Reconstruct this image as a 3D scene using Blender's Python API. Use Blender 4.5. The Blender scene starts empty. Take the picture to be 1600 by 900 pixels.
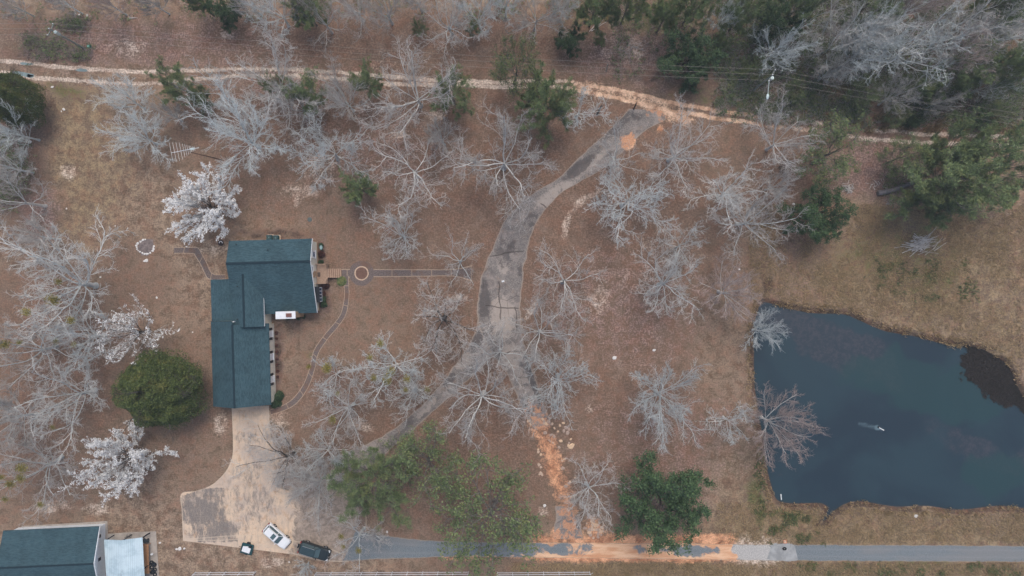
import bpy, math, random
import numpy as np
from mathutils import Vector, Matrix

S = bpy.context.scene
COL = S.collection
R = math.radians
H = 107.0                      # drone height above the ground, metres
MPP = 0.1                      # ground metres per photograph pixel

# ---------------------------------------------------------------- camera
cd = bpy.data.cameras.new('camera')
cam = bpy.data.objects.new('camera', cd)
COL.objects.link(cam)
cam.location = (0, 0, H)
cam.rotation_euler = (0, 0, 0)
cd.sensor_width = 36.0
cd.lens = 36.0 * H / (1600 * MPP)
cd.clip_start = 0.5
cd.clip_end = 5000
S.camera = cam
# ---------------------------------------------------------------- sky, sun, exposure
SUN_EL, SUN_AZ = 62.0, 12.0   # azimuth clockwise from +Y: light from the top of the picture
w = bpy.data.worlds.new('World'); S.world = w; w.use_nodes = True
nt = w.node_tree; nt.nodes.clear()
sky = nt.nodes.new('ShaderNodeTexSky'); sky.sky_type = 'NISHITA'; sky.sun_disc = False
sky.sun_elevation = R(SUN_EL); sky.sun_rotation = R(SUN_AZ)
sky.air_density = 1.0; sky.dust_density = 5.0; sky.ozone_density = 0.6
bg = nt.nodes.new('ShaderNodeBackground'); bg.inputs['Strength'].default_value = 0.15
wo = nt.nodes.new('ShaderNodeOutputWorld')
nt.links.new(sky.outputs[0], bg.inputs[0]); nt.links.new(bg.outputs[0], wo.inputs[0])
sd = bpy.data.lights.new('sun', 'SUN'); sd.energy = 0.95; sd.angle = R(20); sd.color = (1.0, 0.98, 0.95)
sun = bpy.data.objects.new('sun', sd); COL.objects.link(sun)
_v = Vector((math.sin(R(SUN_AZ)) * math.cos(R(SUN_EL)), math.cos(R(SUN_AZ)) * math.cos(R(SUN_EL)), math.sin(R(SUN_EL))))
sun.rotation_euler = _v.to_track_quat('Z', 'Y').to_euler(); sun.location = _v * 200
S.view_settings.view_transform = 'Standard'; S.view_settings.look = 'None'
S.view_settings.gamma = 1.0; S.view_settings.use_curve_mapping = False
S.view_settings.exposure = 0.12

# ---------------------------------------------------------------- helpers
def P(px, py, z=0.0):
    """ground plan position of something seen at a photo pixel and standing z high"""
    k = MPP * (1 - z / H)
    return ((px - 800) * k, (450 - py) * k)

def tag(o, label=None, cat=None, group=None, kind=None):
    if label: o['label'] = label
    if cat: o['category'] = cat
    if group: o['group'] = group
    if kind: o['kind'] = kind
    return o

def empty(name, loc=(0, 0, 0), rz=0.0, label=None, cat=None, group=None, kind=None):
    o = bpy.data.objects.new(name, None); COL.objects.link(o)
    o.location = loc; o.rotation_euler = (0, 0, rz); o.empty_display_size = 0.2
    return tag(o, label, cat, group, kind)

def np_mesh(name, V, F, mats, smooth=False, attrs=None, mi=None):
    """V (n,3), F (m,k) index array or list of arrays of equal k"""
    me = bpy.data.meshes.new(name)
    V = np.asarray(V, np.float32)
    Fs = F if isinstance(F, list) else [F]
    Fs = [np.asarray(f, np.int32) for f in Fs if len(f)]
    me.vertices.add(len(V)); me.vertices.foreach_set('co', V.ravel())
    nl = sum(f.size for f in Fs); npoly = sum(len(f) for f in Fs)
    me.loops.add(nl); me.loops.foreach_set('vertex_index', np.concatenate([f.ravel() for f in Fs]))
    tot = np.concatenate([np.full(len(f), f.shape[1], np.int32) for f in Fs])
    st = np.concatenate([[0], np.cumsum(tot)[:-1]]).astype(np.int32)
    me.polygons.add(npoly); me.polygons.foreach_set('loop_start', st)
    me.polygons.foreach_set('loop_total', tot)
    if smooth: me.polygons.foreach_set('use_smooth', np.ones(npoly, bool))
    if mi is not None: me.polygons.foreach_set('material_index', np.asarray(mi, np.int32))
    for m in (mats if isinstance(mats, (list, tuple)) else [mats]): me.materials.append(m)
    me.update(calc_edges=True)
    for k, a in (attrs or {}).items():
        a = np.asarray(a, np.float32)
        if a.ndim == 1:
            at = me.attributes.new(k, 'FLOAT', 'POINT'); at.data.foreach_set('value', a)
        else:
            at = me.attributes.new(k, 'FLOAT_COLOR', 'POINT'); at.data.foreach_set('color', a.ravel())
    return me

def link(name, me, parent=None):
    o = bpy.data.objects.new(name, me); COL.objects.link(o)
    if parent: o.parent = parent
    return o

class MB:
    def __init__(s): s.v = []; s.f = []
    def add(s, vs, fs):
        b = len(s.v); s.v += [tuple(p) for p in vs]; s.f += [tuple(b + i for i in f) for f in fs]; return s
    def box(s, c, d, rz=0.0, taper=1.0):
        cx, cy, cz = c; dx, dy, dz = d[0] / 2, d[1] / 2, d[2] / 2
        cs, sn = math.cos(rz), math.sin(rz); vs = []
        for z, t in ((-dz, 1), (dz, taper)):
            for x, y in ((-dx, -dy), (dx, -dy), (dx, dy), (-dx, dy)):
                x *= t; y *= t
                vs.append((cx + x * cs - y * sn, cy + x * sn + y * cs, cz + z))
        return s.add(vs, [(3, 2, 1, 0), (4, 5, 6, 7), (0, 1, 5, 4), (1, 2, 6, 5), (2, 3, 7, 6), (3, 0, 4, 7)])
    def b2(s, x0, x1, y0, y1, z0, z1):
        return s.box(((x0 + x1) / 2, (y0 + y1) / 2, (z0 + z1) / 2), (x1 - x0, y1 - y0, z1 - z0))
    def prism(s, poly, axis, a0, a1):
        """poly: 2D list; axis 'x' (poly=y,z) 'y' (poly=x,z) 'z' (poly=x,y)"""
        n = len(poly)
        def m(p, a): return {'x': (a, p[0], p[1]), 'y': (p[0], a, p[1]), 'z': (p[0], p[1], a)}[axis]
        vs = [m(p, a0) for p in poly] + [m(p, a1) for p in poly]
        fs = [tuple(range(n))[::-1], tuple(range(n, 2 * n))] + [(i, (i + 1) % n, n + (i + 1) % n, n + i) for i in range(n)]
        return s.add(vs, fs)
    def slab(s, top, t):
        """roof sheet: polygon of 3D points, thickness t downwards"""
        n = len(top)
        vs = list(top) + [(p[0], p[1], p[2] - t) for p in top]
        fs = [tuple(range(n)), tuple(range(n, 2 * n))[::-1]] + [((i + 1) % n, i, n + i, n + (i + 1) % n) for i in range(n)]
        return s.add(vs, fs)
    def cyl(s, p0, p1, r0, r1=None, n=12, cap=True):
        r1 = r0 if r1 is None else r1
        a = Vector(p0); b = Vector(p1); t = (b - a).normalized()
        u = t.cross(Vector((0, 0, 1)) if abs(t.z) < .9 else Vector((1, 0, 0))).normalized(); v = t.cross(u)
        vs = []
        for c, r in ((a, r0), (b, r1)):
            for i in range(n):
                q = 2 * math.pi * i / n; vs.append(c + (u * math.cos(q) + v * math.sin(q)) * r)
        fs = [(i, (i + 1) % n, n + (i + 1) % n, n + i) for i in range(n)]
        if cap: fs += [tuple(range(n))[::-1], tuple(range(n, 2 * n))]
        return s.add(vs, fs)
    def stack(s, rings):
        n = len(rings[0]); b = []
        for r in rings: b += r
        fs = [tuple(range(n))[::-1], tuple(range((len(rings) - 1) * n, len(rings) * n))]
        for k in range(len(rings) - 1):
            for i in range(n):
                j = (i + 1) % n; fs.append((k * n + i, k * n + j, (k + 1) * n + j, (k + 1) * n + i))
        return s.add(b, fs)
    def build(s, name, mat, parent=None, smooth=False, bevel=0.0):
        me = bpy.data.meshes.new(name); me.from_pydata(s.v, [], s.f); me.materials.append(mat)
        me.update()
        if smooth: me.polygons.foreach_set('use_smooth', [True] * len(me.polygons))
        o = link(name, me, parent)
        if bevel:
            m = o.modifiers.new('bevel', 'BEVEL'); m.width = bevel; m.segments = 2; m.limit_method = 'ANGLE'
        return o

# ---- numpy value noise
def _h(i, j, seed):
    n = (i.astype(np.int64) * 374761393 + j.astype(np.int64) * 668265263 + seed * 1442695041) & 0x7fffffff
    n = ((n ^ (n >> 13)) * 1274126177) & 0x7fffffff
    return ((n ^ (n >> 16)) & 0xffff) / 65535.0
def vnoise(x, y, seed=0):
    i = np.floor(x); j = np.floor(y); fx = x - i; fy = y - j
    fx = fx * fx * (3 - 2 * fx); fy = fy * fy * (3 - 2 * fy)
    a = _h(i, j, seed); b = _h(i + 1, j, seed); c = _h(i, j + 1, seed); d = _h(i + 1, j + 1, seed)
    return (a * (1 - fx) + b * fx) * (1 - fy) + (c * (1 - fx) + d * fx) * fy
def fbm(x, y, size, octs=4, seed=0):
    s = 0; a = 1.0; t = 0
    for k in range(octs):
        s = s + a * vnoise(x / size + 17.3 * k, y / size - 9.1 * k, seed + k); t += a; a *= .55; size = size / 2.07
    return s / t
def sst(a, b, x):
    t = np.clip((x - a) / (b - a), 0, 1); return t * t * (3 - 2 * t)
def blob(X, Y, cx, cy, rx, ry, rot=0, soft=.45):
    c, s = math.cos(R(rot)), math.sin(R(rot)); dx = X - cx; dy = Y - cy
    d = np.sqrt(((dx * c + dy * s) / rx) ** 2 + ((-dx * s + dy * c) / ry) ** 2)
    return 1 - sst(1 - soft, 1 + soft, d)
def pdist(X, Y, pts):
    d = np.full(X.shape, 1e9)
    for (x0, y0), (x1, y1) in zip(pts[:-1], pts[1:]):
        dx, dy = x1 - x0, y1 - y0; L = dx * dx + dy * dy + 1e-9
        t = np.clip(((X - x0) * dx + (Y - y0) * dy) / L, 0, 1)
        d = np.minimum(d, np.hypot(X - x0 - t * dx, Y - y0 - t * dy))
    return d
def line(X, Y, pts, w, soft=.5):
    return 1 - sst(w * (1 - soft), w * (1 + soft), pdist(X, Y, pts))
def inside(X, Y, poly):
    r = np.zeros(X.shape, bool); n = len(poly)
    for i in range(n):
        x0, y0 = poly[i]; x1, y1 = poly[(i + 1) % n]
        if y0 == y1: continue
        c = ((y0 > Y) != (y1 > Y)) & (X < (x1 - x0) * (Y - y0) / (y1 - y0) + x0)
        r ^= c
    return r
def sdist(X, Y, poly):
    d = pdist(X, Y, list(poly) + [poly[0]])
    return np.where(inside(X, Y, poly), -d, d)
def crom(pts, n, closed=False):
    """smooth resample of a point list into n points"""
    p = np.array(pts, float); m = len(p)
    if closed: q = np.vstack([p[-1], p, p[0], p[1]])
    else: q = np.vstack([2 * p[0] - p[1], p, 2 * p[-1] - p[-2]])
    out = []; segs = m if closed else m - 1
    for i in range(segs):
        a, b, c, d = q[i:i + 4]
        for t in np.linspace(0, 1, 16, endpoint=False):
            out.append(.5 * ((2 * b) + (c - a) * t + (2 * a - 5 * b + 4 * c - d) * t * t + (3 * b - a - 3 * c + d) * t ** 3))
    if not closed: out.append(p[-1])
    else: out.append(out[0])
    out = np.array(out); L = np.concatenate([[0], np.cumsum(np.hypot(*np.diff(out, axis=0).T))])
    t = np.linspace(0, L[-1], n + (1 if closed else 0))
    r = np.stack([np.interp(t, L, out[:, 0]), np.interp(t, L, out[:, 1])], 1)
    return r[:-1] if closed else r

# ---------------------------------------------------------------- materials
MATS = {}
class NT:
    def __init__(s, name):
        s.m = bpy.data.materials.new(name); s.m.use_nodes = True; s.t = s.m.node_tree; s.t.nodes.clear()
        s.out = s.t.nodes.new('ShaderNodeOutputMaterial'); s.b = s.t.nodes.new('ShaderNodeBsdfPrincipled')
        s.t.links.new(s.b.outputs[0], s.out.inputs[0]); s.co = None; MATS[name] = s.m
    def n(s, t, **kw):
        x = s.t.nodes.new(t)
        for k, v in kw.items(): setattr(x, k, v)
        return x
    def set(s, sock, v):
        if hasattr(v, 'is_linked') or isinstance(v, bpy.types.NodeSocket): s.t.links.new(v, sock)
        elif isinstance(v, (tuple, list)) and len(v) == 3 and sock.type == 'RGBA': sock.default_value = (*v, 1)
        else: sock.default_value = v
    def pos(s, sc=(1, 1, 1), obj=False, rz=0.0):
        if obj: o = s.n('ShaderNodeTexCoord').outputs['Object']
        else: o = s.n('ShaderNodeNewGeometry').outputs['Position']
        mp = s.n('ShaderNodeMapping'); s.set(mp.inputs[0], o); mp.inputs['Scale'].default_value = sc
        mp.inputs['Rotation'].default_value = (0, 0, rz); return mp.outputs[0]
    def noise(s, scale, det=3, rough=.6, vec=None, dist=0.0):
        x = s.n('ShaderNodeTexNoise'); s.set(x.inputs['Vector'], vec if vec is not None else s.pos())
        x.inputs['Scale'].default_value = scale; x.inputs['Detail'].default_value = det
        x.inputs['Roughness'].default_value = rough; x.inputs['Distortion'].default_value = dist
        return x.outputs['Fac']
    def vor(s, scale, feat='F1', vec=None, out='Distance'):
        x = s.n('ShaderNodeTexVoronoi', feature=feat); s.set(x.inputs['Vector'], vec if vec is not None else s.pos())
        x.inputs['Scale'].default_value = scale; return x.outputs[out]
    def ramp(s, v, a, b, lo=0.0, hi=1.0):
        x = s.n('ShaderNodeMapRange', interpolation_type='SMOOTHSTEP'); s.set(x.inputs[0], v)
        x.inputs[1].default_value = a; x.inputs[2].default_value = b; x.inputs[3].default_value = lo; x.inputs[4].default_value = hi
        return x.outputs[0]
    def math(s, op, a, b=0.0, c=0.0):
        x = s.n('ShaderNodeMath', operation=op); s.set(x.inputs[0], a); s.set(x.inputs[1], b)
        if op in ('MULTIPLY_ADD',): s.set(x.inputs[2], c)
        return x.outputs[0]
    def mix(s, f, a, b, mode='MIX'):
        x = s.n('ShaderNodeMix', data_type='RGBA', blend_type=mode); x.clamp_factor = True
        s.set(x.inputs[0], f); s.set(x.inputs[6], a); s.set(x.inputs[7], b); return x.outputs[2]
    def attr(s, name, out='Fac'):
        x = s.n('ShaderNodeAttribute', attribute_name=name); return x.outputs[out]
    def chan(s, name):
        c = s.attr(name, 'Color'); x = s.n('ShaderNodeSeparateColor'); s.set(x.inputs[0], c); return x.outputs
    def scale(s, col, f):
        """multiply a colour by a scalar socket"""
        x = s.n('ShaderNodeVectorMath', operation='SCALE'); s.set(x.inputs[0], col); s.set(x.inputs['Scale'], f); return x.outputs[0]
    def bump(s, h, st=.5, d=.05):
        x = s.n('ShaderNodeBump'); s.set(x.inputs['Height'], h); x.inputs['Strength'].default_value = st; x.inputs['Distance'].default_value = d
        s.t.links.new(x.outputs[0], s.b.inputs['Normal'])
    def fin(s, col, rough=.9, spec=.2, metal=0.0):
        s.set(s.b.inputs['Base Color'], col); s.set(s.b.inputs['Roughness'], rough)
        s.b.inputs['Specular IOR Level'].default_value = spec; s.b.inputs['Metallic'].default_value = metal
        return s.m

def rgb(r, g, b):
    """sRGB 0-255 to linear"""
    f = lambda c: (c / 255 / 12.92) if c <= 10 else ((c / 255 + .055) / 1.055) ** 2.4
    return (f(r), f(g), f(b))

def plain(name, col, rough=.8, spec=.3, metal=0.0, var=.12, sc=3.0, bump=0.0):
    t = NT(name); n = t.noise(sc, 4, .65, t.pos(obj=True))
    c = t.scale(col, t.ramp(n, .3, .7, 1 - var, 1 + var))
    if bump: t.bump(t.noise(sc * 6, 3, .6, t.pos(obj=True)), bump, .02)
    return t.fin(c, rough, spec, metal)

def ground_mat(name):
    t = NT(name)
    A = t.chan('ma'); B = t.chan('mb')
    big = t.noise(.11, 4, .6); mid = t.noise(.7, 5, .68, dist=.4); fine = t.noise(3.2, 4, .75); grain = t.noise(9.0, 3, .8)
    nz = t.math('ADD', t.math('MULTIPLY', mid, .55), t.math('MULTIPLY', fine, .45))          # ~0.5
    nw = t.ramp(nz, .36, .64)
    def th(m, w=.22, amp=.9):
        return t.math('MULTIPLY', t.ramp(t.math('ADD', m, t.math('MULTIPLY', t.math('SUBTRACT', nw, .5), amp)), .5 - w, .5 + w), t.ramp(m, .02, .22))
    tan = t.mix(t.ramp(nz, .38, .62), rgb(114, 97, 82), rgb(150, 132, 114))
    olive = t.mix(t.ramp(nz, .38, .62), rgb(114, 99, 78), rgb(144, 127, 102))
    lit = t.mix(t.ramp(fine, .35, .65), rgb(106, 87, 74), rgb(134, 111, 96))
    lit = t.mix(t.ramp(big, .42, .62, 0, .55), lit, rgb(122, 104, 90))
    sand = t.mix(t.ramp(fine, .35, .65), rgb(176, 160, 146), rgb(216, 202, 188))
    clay = t.mix(t.ramp(mid, .35, .65), rgb(196, 158, 130), rgb(222, 192, 166))
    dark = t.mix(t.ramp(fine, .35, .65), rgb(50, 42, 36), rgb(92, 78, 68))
    green = t.mix(t.ramp(fine, .35, .65), rgb(72, 76, 48), rgb(108, 108, 72))
    mauve = t.mix(t.ramp(fine, .35, .65), rgb(104, 84, 78), rgb(148, 126, 118))
    c = t.mix(th(A[1], .3), tan, olive)
    c = t.mix(th(A[0], .34), c, lit)
    c = t.mix(th(B[2], .3), c, green)
    c = t.mix(th(t.attr('mauve'), .35), c, mauve)
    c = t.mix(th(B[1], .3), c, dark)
    # thin pale ash-grey weathering of the litter
    wea = t.ramp(t.noise(.33, 5, .6, dist=.3), .5, .8, 0, .6)
    c = t.mix(t.math('MULTIPLY', wea, A[0]), c, rgb(146, 130, 118))
    c = t.mix(t.math('MULTIPLY', th(A[2], .38, .5), .9), c, sand)
    org = t.attr('orange')
    clay = t.mix(org, clay, t.mix(t.ramp(mid, .35, .65), rgb(180, 124, 92), rgb(208, 160, 126)))
    c = t.mix(th(B[0], .36, .6), c, clay)
    c = t.mix(t.ramp(t.math('MULTIPLY', t.math('SUBTRACT', 1.0, t.vor(1.1)), t.noise(.5, 2)), .6, .68, 0, .2), c, rgb(168, 150, 132))
    v = t.math('MULTIPLY', t.math('MULTIPLY', t.ramp(grain, .3, .7, .74, 1.28), t.ramp(mid, .3, .7, .86, 1.14)), t.ramp(fine, .32, .68, .84, 1.17))
    c = t.mix(t.ramp(t.noise(.45, 5, .75), .45, .62, 0, .3), c, rgb(136, 96, 76))
    c = t.scale(c, v)
    t.bump(t.math('ADD', t.math('MULTIPLY', fine, .6), t.math('MULTIPLY', grain, .4)), .7, .12)
    return t.fin(c, .95, .12)

def asphalt_mat():
    t = NT('old_asphalt'); e = t.attr('edge'); M = t.chan('mb')
    big = t.noise(.25, 5, .7, dist=.5); mid = t.noise(1.1, 5, .7, dist=.4); fine = t.noise(5.5, 4, .75)
    c = t.mix(t.ramp(fine, .35, .65), rgb(98, 94, 92), rgb(146, 140, 136))
    c = t.mix(t.ramp(big, .46, .6, 0, .65), c, rgb(160, 150, 144))
    c = t.mix(t.ramp(t.noise(.4, 5, .75, dist=.8), .5, .62, 0, .6), c, rgb(88, 85, 85))
    c = t.mix(t.ramp(mid, .52, .66, 0, .5), c, rgb(134, 116, 102))
    c = t.mix(t.ramp(t.noise(1.8, 4, .8), .58, .66, 0, .6), c, rgb(178, 168, 160))
    c = t.mix(t.ramp(t.math('ADD', t.attr('pale'), t.math('MULTIPLY', t.math('SUBTRACT', t.ramp(mid, .36, .64), .5), .7)), .3, .8, 0, .75), c, rgb(170, 160, 152))
    c = t.mix(t.ramp(t.math('ADD', t.attr('stain'), t.math('MULTIPLY', t.math('SUBTRACT', t.ramp(mid, .36, .64), .5), .7)), .3, .8, 0, .8), c, rgb(84, 80, 80))
    c = t.mix(t.ramp(t.attr('joint'), .3, .8, 0, .75), c, rgb(64, 56, 52))
    warp = t.mix(.08, t.pos(), t.n('ShaderNodeTexNoise').outputs['Color'], 'ADD')
    crack = t.vor(.28, 'DISTANCE_TO_EDGE', warp)
    c = t.mix(t.math('MULTIPLY', t.ramp(crack, .003, .016, .6, 0), t.ramp(t.noise(.13, 2), .48, .6)), c, rgb(66, 58, 54))
    ed = t.math('ADD', e, t.math('MULTIPLY', t.math('SUBTRACT', mid, .5), .5))
    c = t.mix(t.ramp(ed, .05, .34, .75, 0), c, rgb(158, 144, 132))
    c = t.mix(t.ramp(ed, -.12, .03, 1, 0), c, rgb(104, 78, 66))
    cl = t.math('ADD', M[0], t.math('MULTIPLY', t.math('SUBTRACT', t.ramp(mid, .36, .64), .5), .8))
    c = t.mix(t.ramp(cl, .35, .75, 0, .9), c, t.mix(t.ramp(fine, .35, .65), rgb(186, 130, 98), rgb(212, 166, 132)))
    c = t.scale(c, t.ramp(t.noise(12, 2), .3, .7, .87, 1.14))
    t.bump(fine, .4, .05)
    return t.fin(c, .9, .2)

def road_mat():
    t = NT('road_asphalt'); e = t.attr('edge'); M = t.chan('mb'); A = t.chan('ma')
    big = t.noise(.25, 4, .6, t.pos((.35, 1.2, 1))); mid = t.noise(1.2, 5, .7, dist=.5); fine = t.noise(6, 4, .75)
    c = t.mix(t.ramp(fine, .35, .65), rgb(98, 108, 114), rgb(126, 134, 139))
    c = t.mix(t.ramp(big, .45, .62, 0, .6), c, rgb(128, 128, 128))
    wheel = t.ramp(t.math('ABSOLUTE', t.math('SUBTRACT', e, .55)), 0, .2, .28, 0)
    c = t.mix(wheel, c, rgb(140, 142, 144))
    c = t.mix(t.ramp(t.math('ADD', A[2], t.math('MULTIPLY', t.math('SUBTRACT', mid, .5), .5)), .4, .6), c,
              t.mix(t.ramp(fine, .35, .65), rgb(150, 150, 150), rgb(190, 188, 184)))
    cl = t.math('ADD', M[0], t.math('MULTIPLY', t.math('SUBTRACT', t.ramp(t.noise(.55, 5, .7, dist=.9), .34, .66), .5), .42))
    cc = t.mix(t.ramp(t.noise(.9, 4, .6, t.pos((.3, 1.5, 1))), .35, .65), rgb(202, 148, 110), rgb(226, 188, 154))
    c = t.mix(t.ramp(cl, .38, .62, 0, .95), c, cc)
    c = t.mix(t.ramp(t.math('ADD', e, t.math('MULTIPLY', t.math('SUBTRACT', mid, .5), .3)), .0, .09, .8, 0), c, rgb(160, 146, 128))
    c = t.scale(c, t.ramp(t.noise(12, 2), .3, .7, .9, 1.1))
    t.bump(fine, .3, .04)
    return t.fin(c, .85, .25)

def concrete_mat():
    t = NT('yard_concrete'); e = t.attr('edge'); A = t.chan('ma')
    big = t.noise(.22, 5, .7, dist=.4); mid = t.noise(.9, 5, .7, dist=.4); fine = t.noise(5, 4, .75)
    c = t.mix(t.ramp(big, .38, .62), rgb(210, 188, 164), rgb(188, 172, 158))
    c = t.mix(t.ramp(mid, .5, .68, 0, .5), c, rgb(190, 152, 118))
    st = t.attr('stain')
    stf = t.ramp(t.math('ADD', st, t.math('MULTIPLY', t.math('SUBTRACT', t.ramp(t.noise(1.1, 6, .8, t.pos((1.3, .5, 1))), .34, .66), .5), .8)), .15, .95, 0, .9)
    c = t.mix(stf, c, t.mix(t.ramp(fine, .35, .65), rgb(96, 94, 94), rgb(130, 124, 120)))
    w_ = t.attr('worn')
    wf = t.ramp(t.math('ADD', w_, t.math('MULTIPLY', t.math('SUBTRACT', t.ramp(t.noise(.5, 5, .7, dist=.7), .36, .64), .5), .8)), .2, .8)
    c = t.mix(wf, c, t.mix(t.ramp(t.noise(1.4, 5, .7, dist=.8), .35, .65), rgb(122, 110, 100), rgb(164, 150, 138)))
    c = t.mix(t.ramp(t.math('ADD', t.attr('fade'), t.math('MULTIPLY', t.math('SUBTRACT', t.ramp(mid, .36, .64), .5), .7)), .2, .8), c, t.mix(t.ramp(fine, .35, .65), rgb(104, 85, 72), rgb(136, 114, 98)))
    streak = t.ramp(t.noise(1.5, 3, .6, t.pos((2.2, .22, 1), rz=R(-18))), .52, .7, 0, .45)
    c = t.mix(streak, c, rgb(158, 146, 136))
    c = t.mix(t.ramp(e, 0, .03, .6, 0), c, rgb(200, 184, 164))
    c = t.scale(c, t.ramp(t.noise(12, 2), .3, .7, .93, 1.07))
    t.bump(fine, .2, .03)
    return t.fin(c, .85, .25)

def path_mat():
    t = NT('garden_path'); e = t.attr('edge'); u = t.attr('along')
    mid = t.noise(1.4, 5, .7); fine = t.noise(6, 4, .75)
    c = t.mix(t.ramp(fine, .35, .65), rgb(90, 80, 77), rgb(124, 113, 109))
    c = t.mix(t.ramp(t.noise(.45, 3), .5, .68, 0, .7), c, rgb(116, 88, 72))
    ed = t.math('ADD', e, t.math('MULTIPLY', t.math('SUBTRACT', mid, .5), .16))
    c = t.mix(t.ramp(ed, .05, .13, .75, 0), c, t.mix(t.ramp(mid, .4, .6), rgb(176, 154, 134), rgb(204, 184, 162)))
    j = t.math('FRACT', t.math('MULTIPLY', u, 1 / 3.1))
    c = t.mix(t.ramp(t.math('ABSOLUTE', t.math('SUBTRACT', j, .5)), .01, .03, .7, 0), c, rgb(170, 150, 130))
    c = t.scale(c, t.ramp(t.noise(12, 2), .3, .7, .9, 1.1))
    t.bump(fine, .4, .04)
    return t.fin(c, .9, .2)

def roof_mat(name, lo, hi, axis='x'):
    t = NT(name)
    sc = (1.2, 5.0, 1) if axis == 'x' else (5.0, 1.2, 1)
    p = t.pos(sc, obj=True); n = t.noise(1.4, 4, .75, p); n2 = t.noise(.35, 4, .6, t.pos(obj=True)); n3 = t.noise(5.5, 3, .8, p)
    c = t.mix(t.ramp(n, .35, .65), lo, hi)
    c = t.scale(c, t.math('MULTIPLY', t.ramp(n2, .35, .65, .88, 1.12), t.ramp(n3, .3, .7, .78, 1.24)))
    t.bump(n3, .5, .03)
    return t.fin(c, .85, .3)

def bark_mat(name, a, b, sp=.15):
    t = NT(name); n = t.noise(2.2, 4, .7, t.pos((1, 1, .5)))
    c = t.mix(t.ramp(n, .35, .65), a, b)
    oi = t.n('ShaderNodeObjectInfo').outputs['Random']
    c = t.scale(c, t.ramp(oi, 0, 1, .8, 1.08))
    return t.fin(c, .9, sp)

def leaf_mat(name, a, b, c3):
    t = NT(name); v = t.attr('var'); n = t.noise(.55, 3, .6)
    c = t.mix(v, a, b)
    c = t.mix(t.ramp(n, .5, .68, 0, .8), c, c3)
    oi = t.n('ShaderNodeObjectInfo').outputs['Random']
    c = t.scale(c, t.ramp(oi, 0, 1, .85, 1.15))
    m = t.fin(c, .6, .25)
    t.b.inputs['Subsurface Weight'].default_value = 0.0
    return m

def water_mat():
    t = NT('pond_water')
    big = t.noise(.06, 4, .6, dist=.6); n = t.noise(.16, 5, .68, dist=1.0); fine = t.noise(1.6, 4, .75)
    c = t.mix(t.ramp(big, .4, .62), rgb(34, 50, 62), rgb(40, 60, 70))
    wd = t.attr('weed')
    f = t.ramp(t.math('ADD', wd, t.math('MULTIPLY', t.math('SUBTRACT', n, .5), 1.7)), .42, .85, 0, .85)
    c = t.mix(f, c, t.mix(t.ramp(fine, .4, .65), rgb(46, 56, 66), rgb(66, 68, 76)))
    c = t.mix(t.ramp(t.math('ADD', t.attr('murk'), t.math('MULTIPLY', t.math('SUBTRACT', n, .5), 1.)), .4, .9, 0, .75), c, rgb(36, 64, 68))
    c = t.mix(t.ramp(t.math('ADD', t.attr('plume'), t.math('MULTIPLY', t.math('SUBTRACT', fine, .5), .6)), .3, 1.1, 0, .5), c, rgb(120, 146, 156))
    sh = t.attr('shore')
    c = t.mix(t.ramp(t.math('ADD', sh, t.math('MULTIPLY', t.math('SUBTRACT', fine, .5), .4)), .3, 1, 0, .8), c, rgb(60, 62, 60))
    t.bump(t.math('ADD', t.noise(3.5, 3, .6, t.pos((1, 1.8, 1))), t.noise(.8, 2)), .25, .03)
    return t.fin(c, .22, .35)

GROUND = ground_mat('ground_cover'); ASPH = asphalt_mat(); ROAD = road_mat(); CONC = concrete_mat(); PATH = path_mat()
WATER = water_mat()
ROOFX = roof_mat('roof_shingle_courses', rgb(42, 67, 77), rgb(64, 90, 98), 'x')
ROOFY = roof_mat('roof_shingle_runs', rgb(42, 67, 77), rgb(64, 90, 98), 'y')
ROOFD = plain('roof_ridge_cap', rgb(28, 48, 58), .85)
SIDING = plain('cream_siding', rgb(228, 224, 210), .7, .3, var=.06)
WHITE = plain('white_paint', rgb(222, 226, 230), .5, .4, var=.05)
DARK = plain('dark_paint', rgb(34, 36, 42), .6, .3)
GLASS = plain('window_glass', rgb(60, 88, 120), .12, .6)
BRICK = plain('brick', rgb(176, 150, 124), .9, .2, var=.2, sc=8)
FLUE = plain('clay_flue', rgb(120, 84, 78), .9)
DECK = plain('deck_wood', rgb(164, 140, 122), .85, .2, var=.14, sc=4)
DECKD = plain('riser_wood', rgb(128, 98, 78), .9)  # darker, browner wood tone of the step risers
METALR = None
BARKW = bark_mat('pale_bark', rgb(188, 190, 189), rgb(228, 228, 225))
BARKG = bark_mat('lichen_bark', rgb(184, 192, 194), rgb(220, 226, 226))
BARKT = bark_mat('taupe_twigs', rgb(170, 167, 165), rgb(210, 207, 203))
BARKP = bark_mat('pinkish_twigs', rgb(158, 142, 138), rgb(200, 184, 178))
BARKM = bark_mat('grey_brown_bark', rgb(92, 88, 84), rgb(130, 126, 120))
BARKD = bark_mat('dark_bark', rgb(58, 52, 48), rgb(104, 98, 92))
BLOOM = leaf_mat('white_blossom', rgb(206, 208, 210), rgb(248, 248, 246), rgb(228, 229, 230))
LCED = leaf_mat('cedar_foliage', rgb(46, 60, 32), rgb(96, 108, 58), rgb(104, 104, 54))
LOAK = leaf_mat('oak_foliage', rgb(44, 66, 44), rgb(88, 112, 72), rgb(72, 96, 62))
LLIV = leaf_mat('loose_foliage', rgb(66, 84, 54), rgb(114, 128, 84), rgb(122, 124, 76))
LPIN = leaf_mat('pine_needles', rgb(80, 98, 64), rgb(124, 140, 96), rgb(126, 130, 80))
LHOL = leaf_mat('holly_foliage', rgb(38, 56, 40), rgb(84, 104, 70), rgb(58, 78, 52))
LMIS = leaf_mat('mistletoe_leaves', rgb(100, 96, 46), rgb(152, 142, 76), rgb(128, 116, 56))
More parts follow.
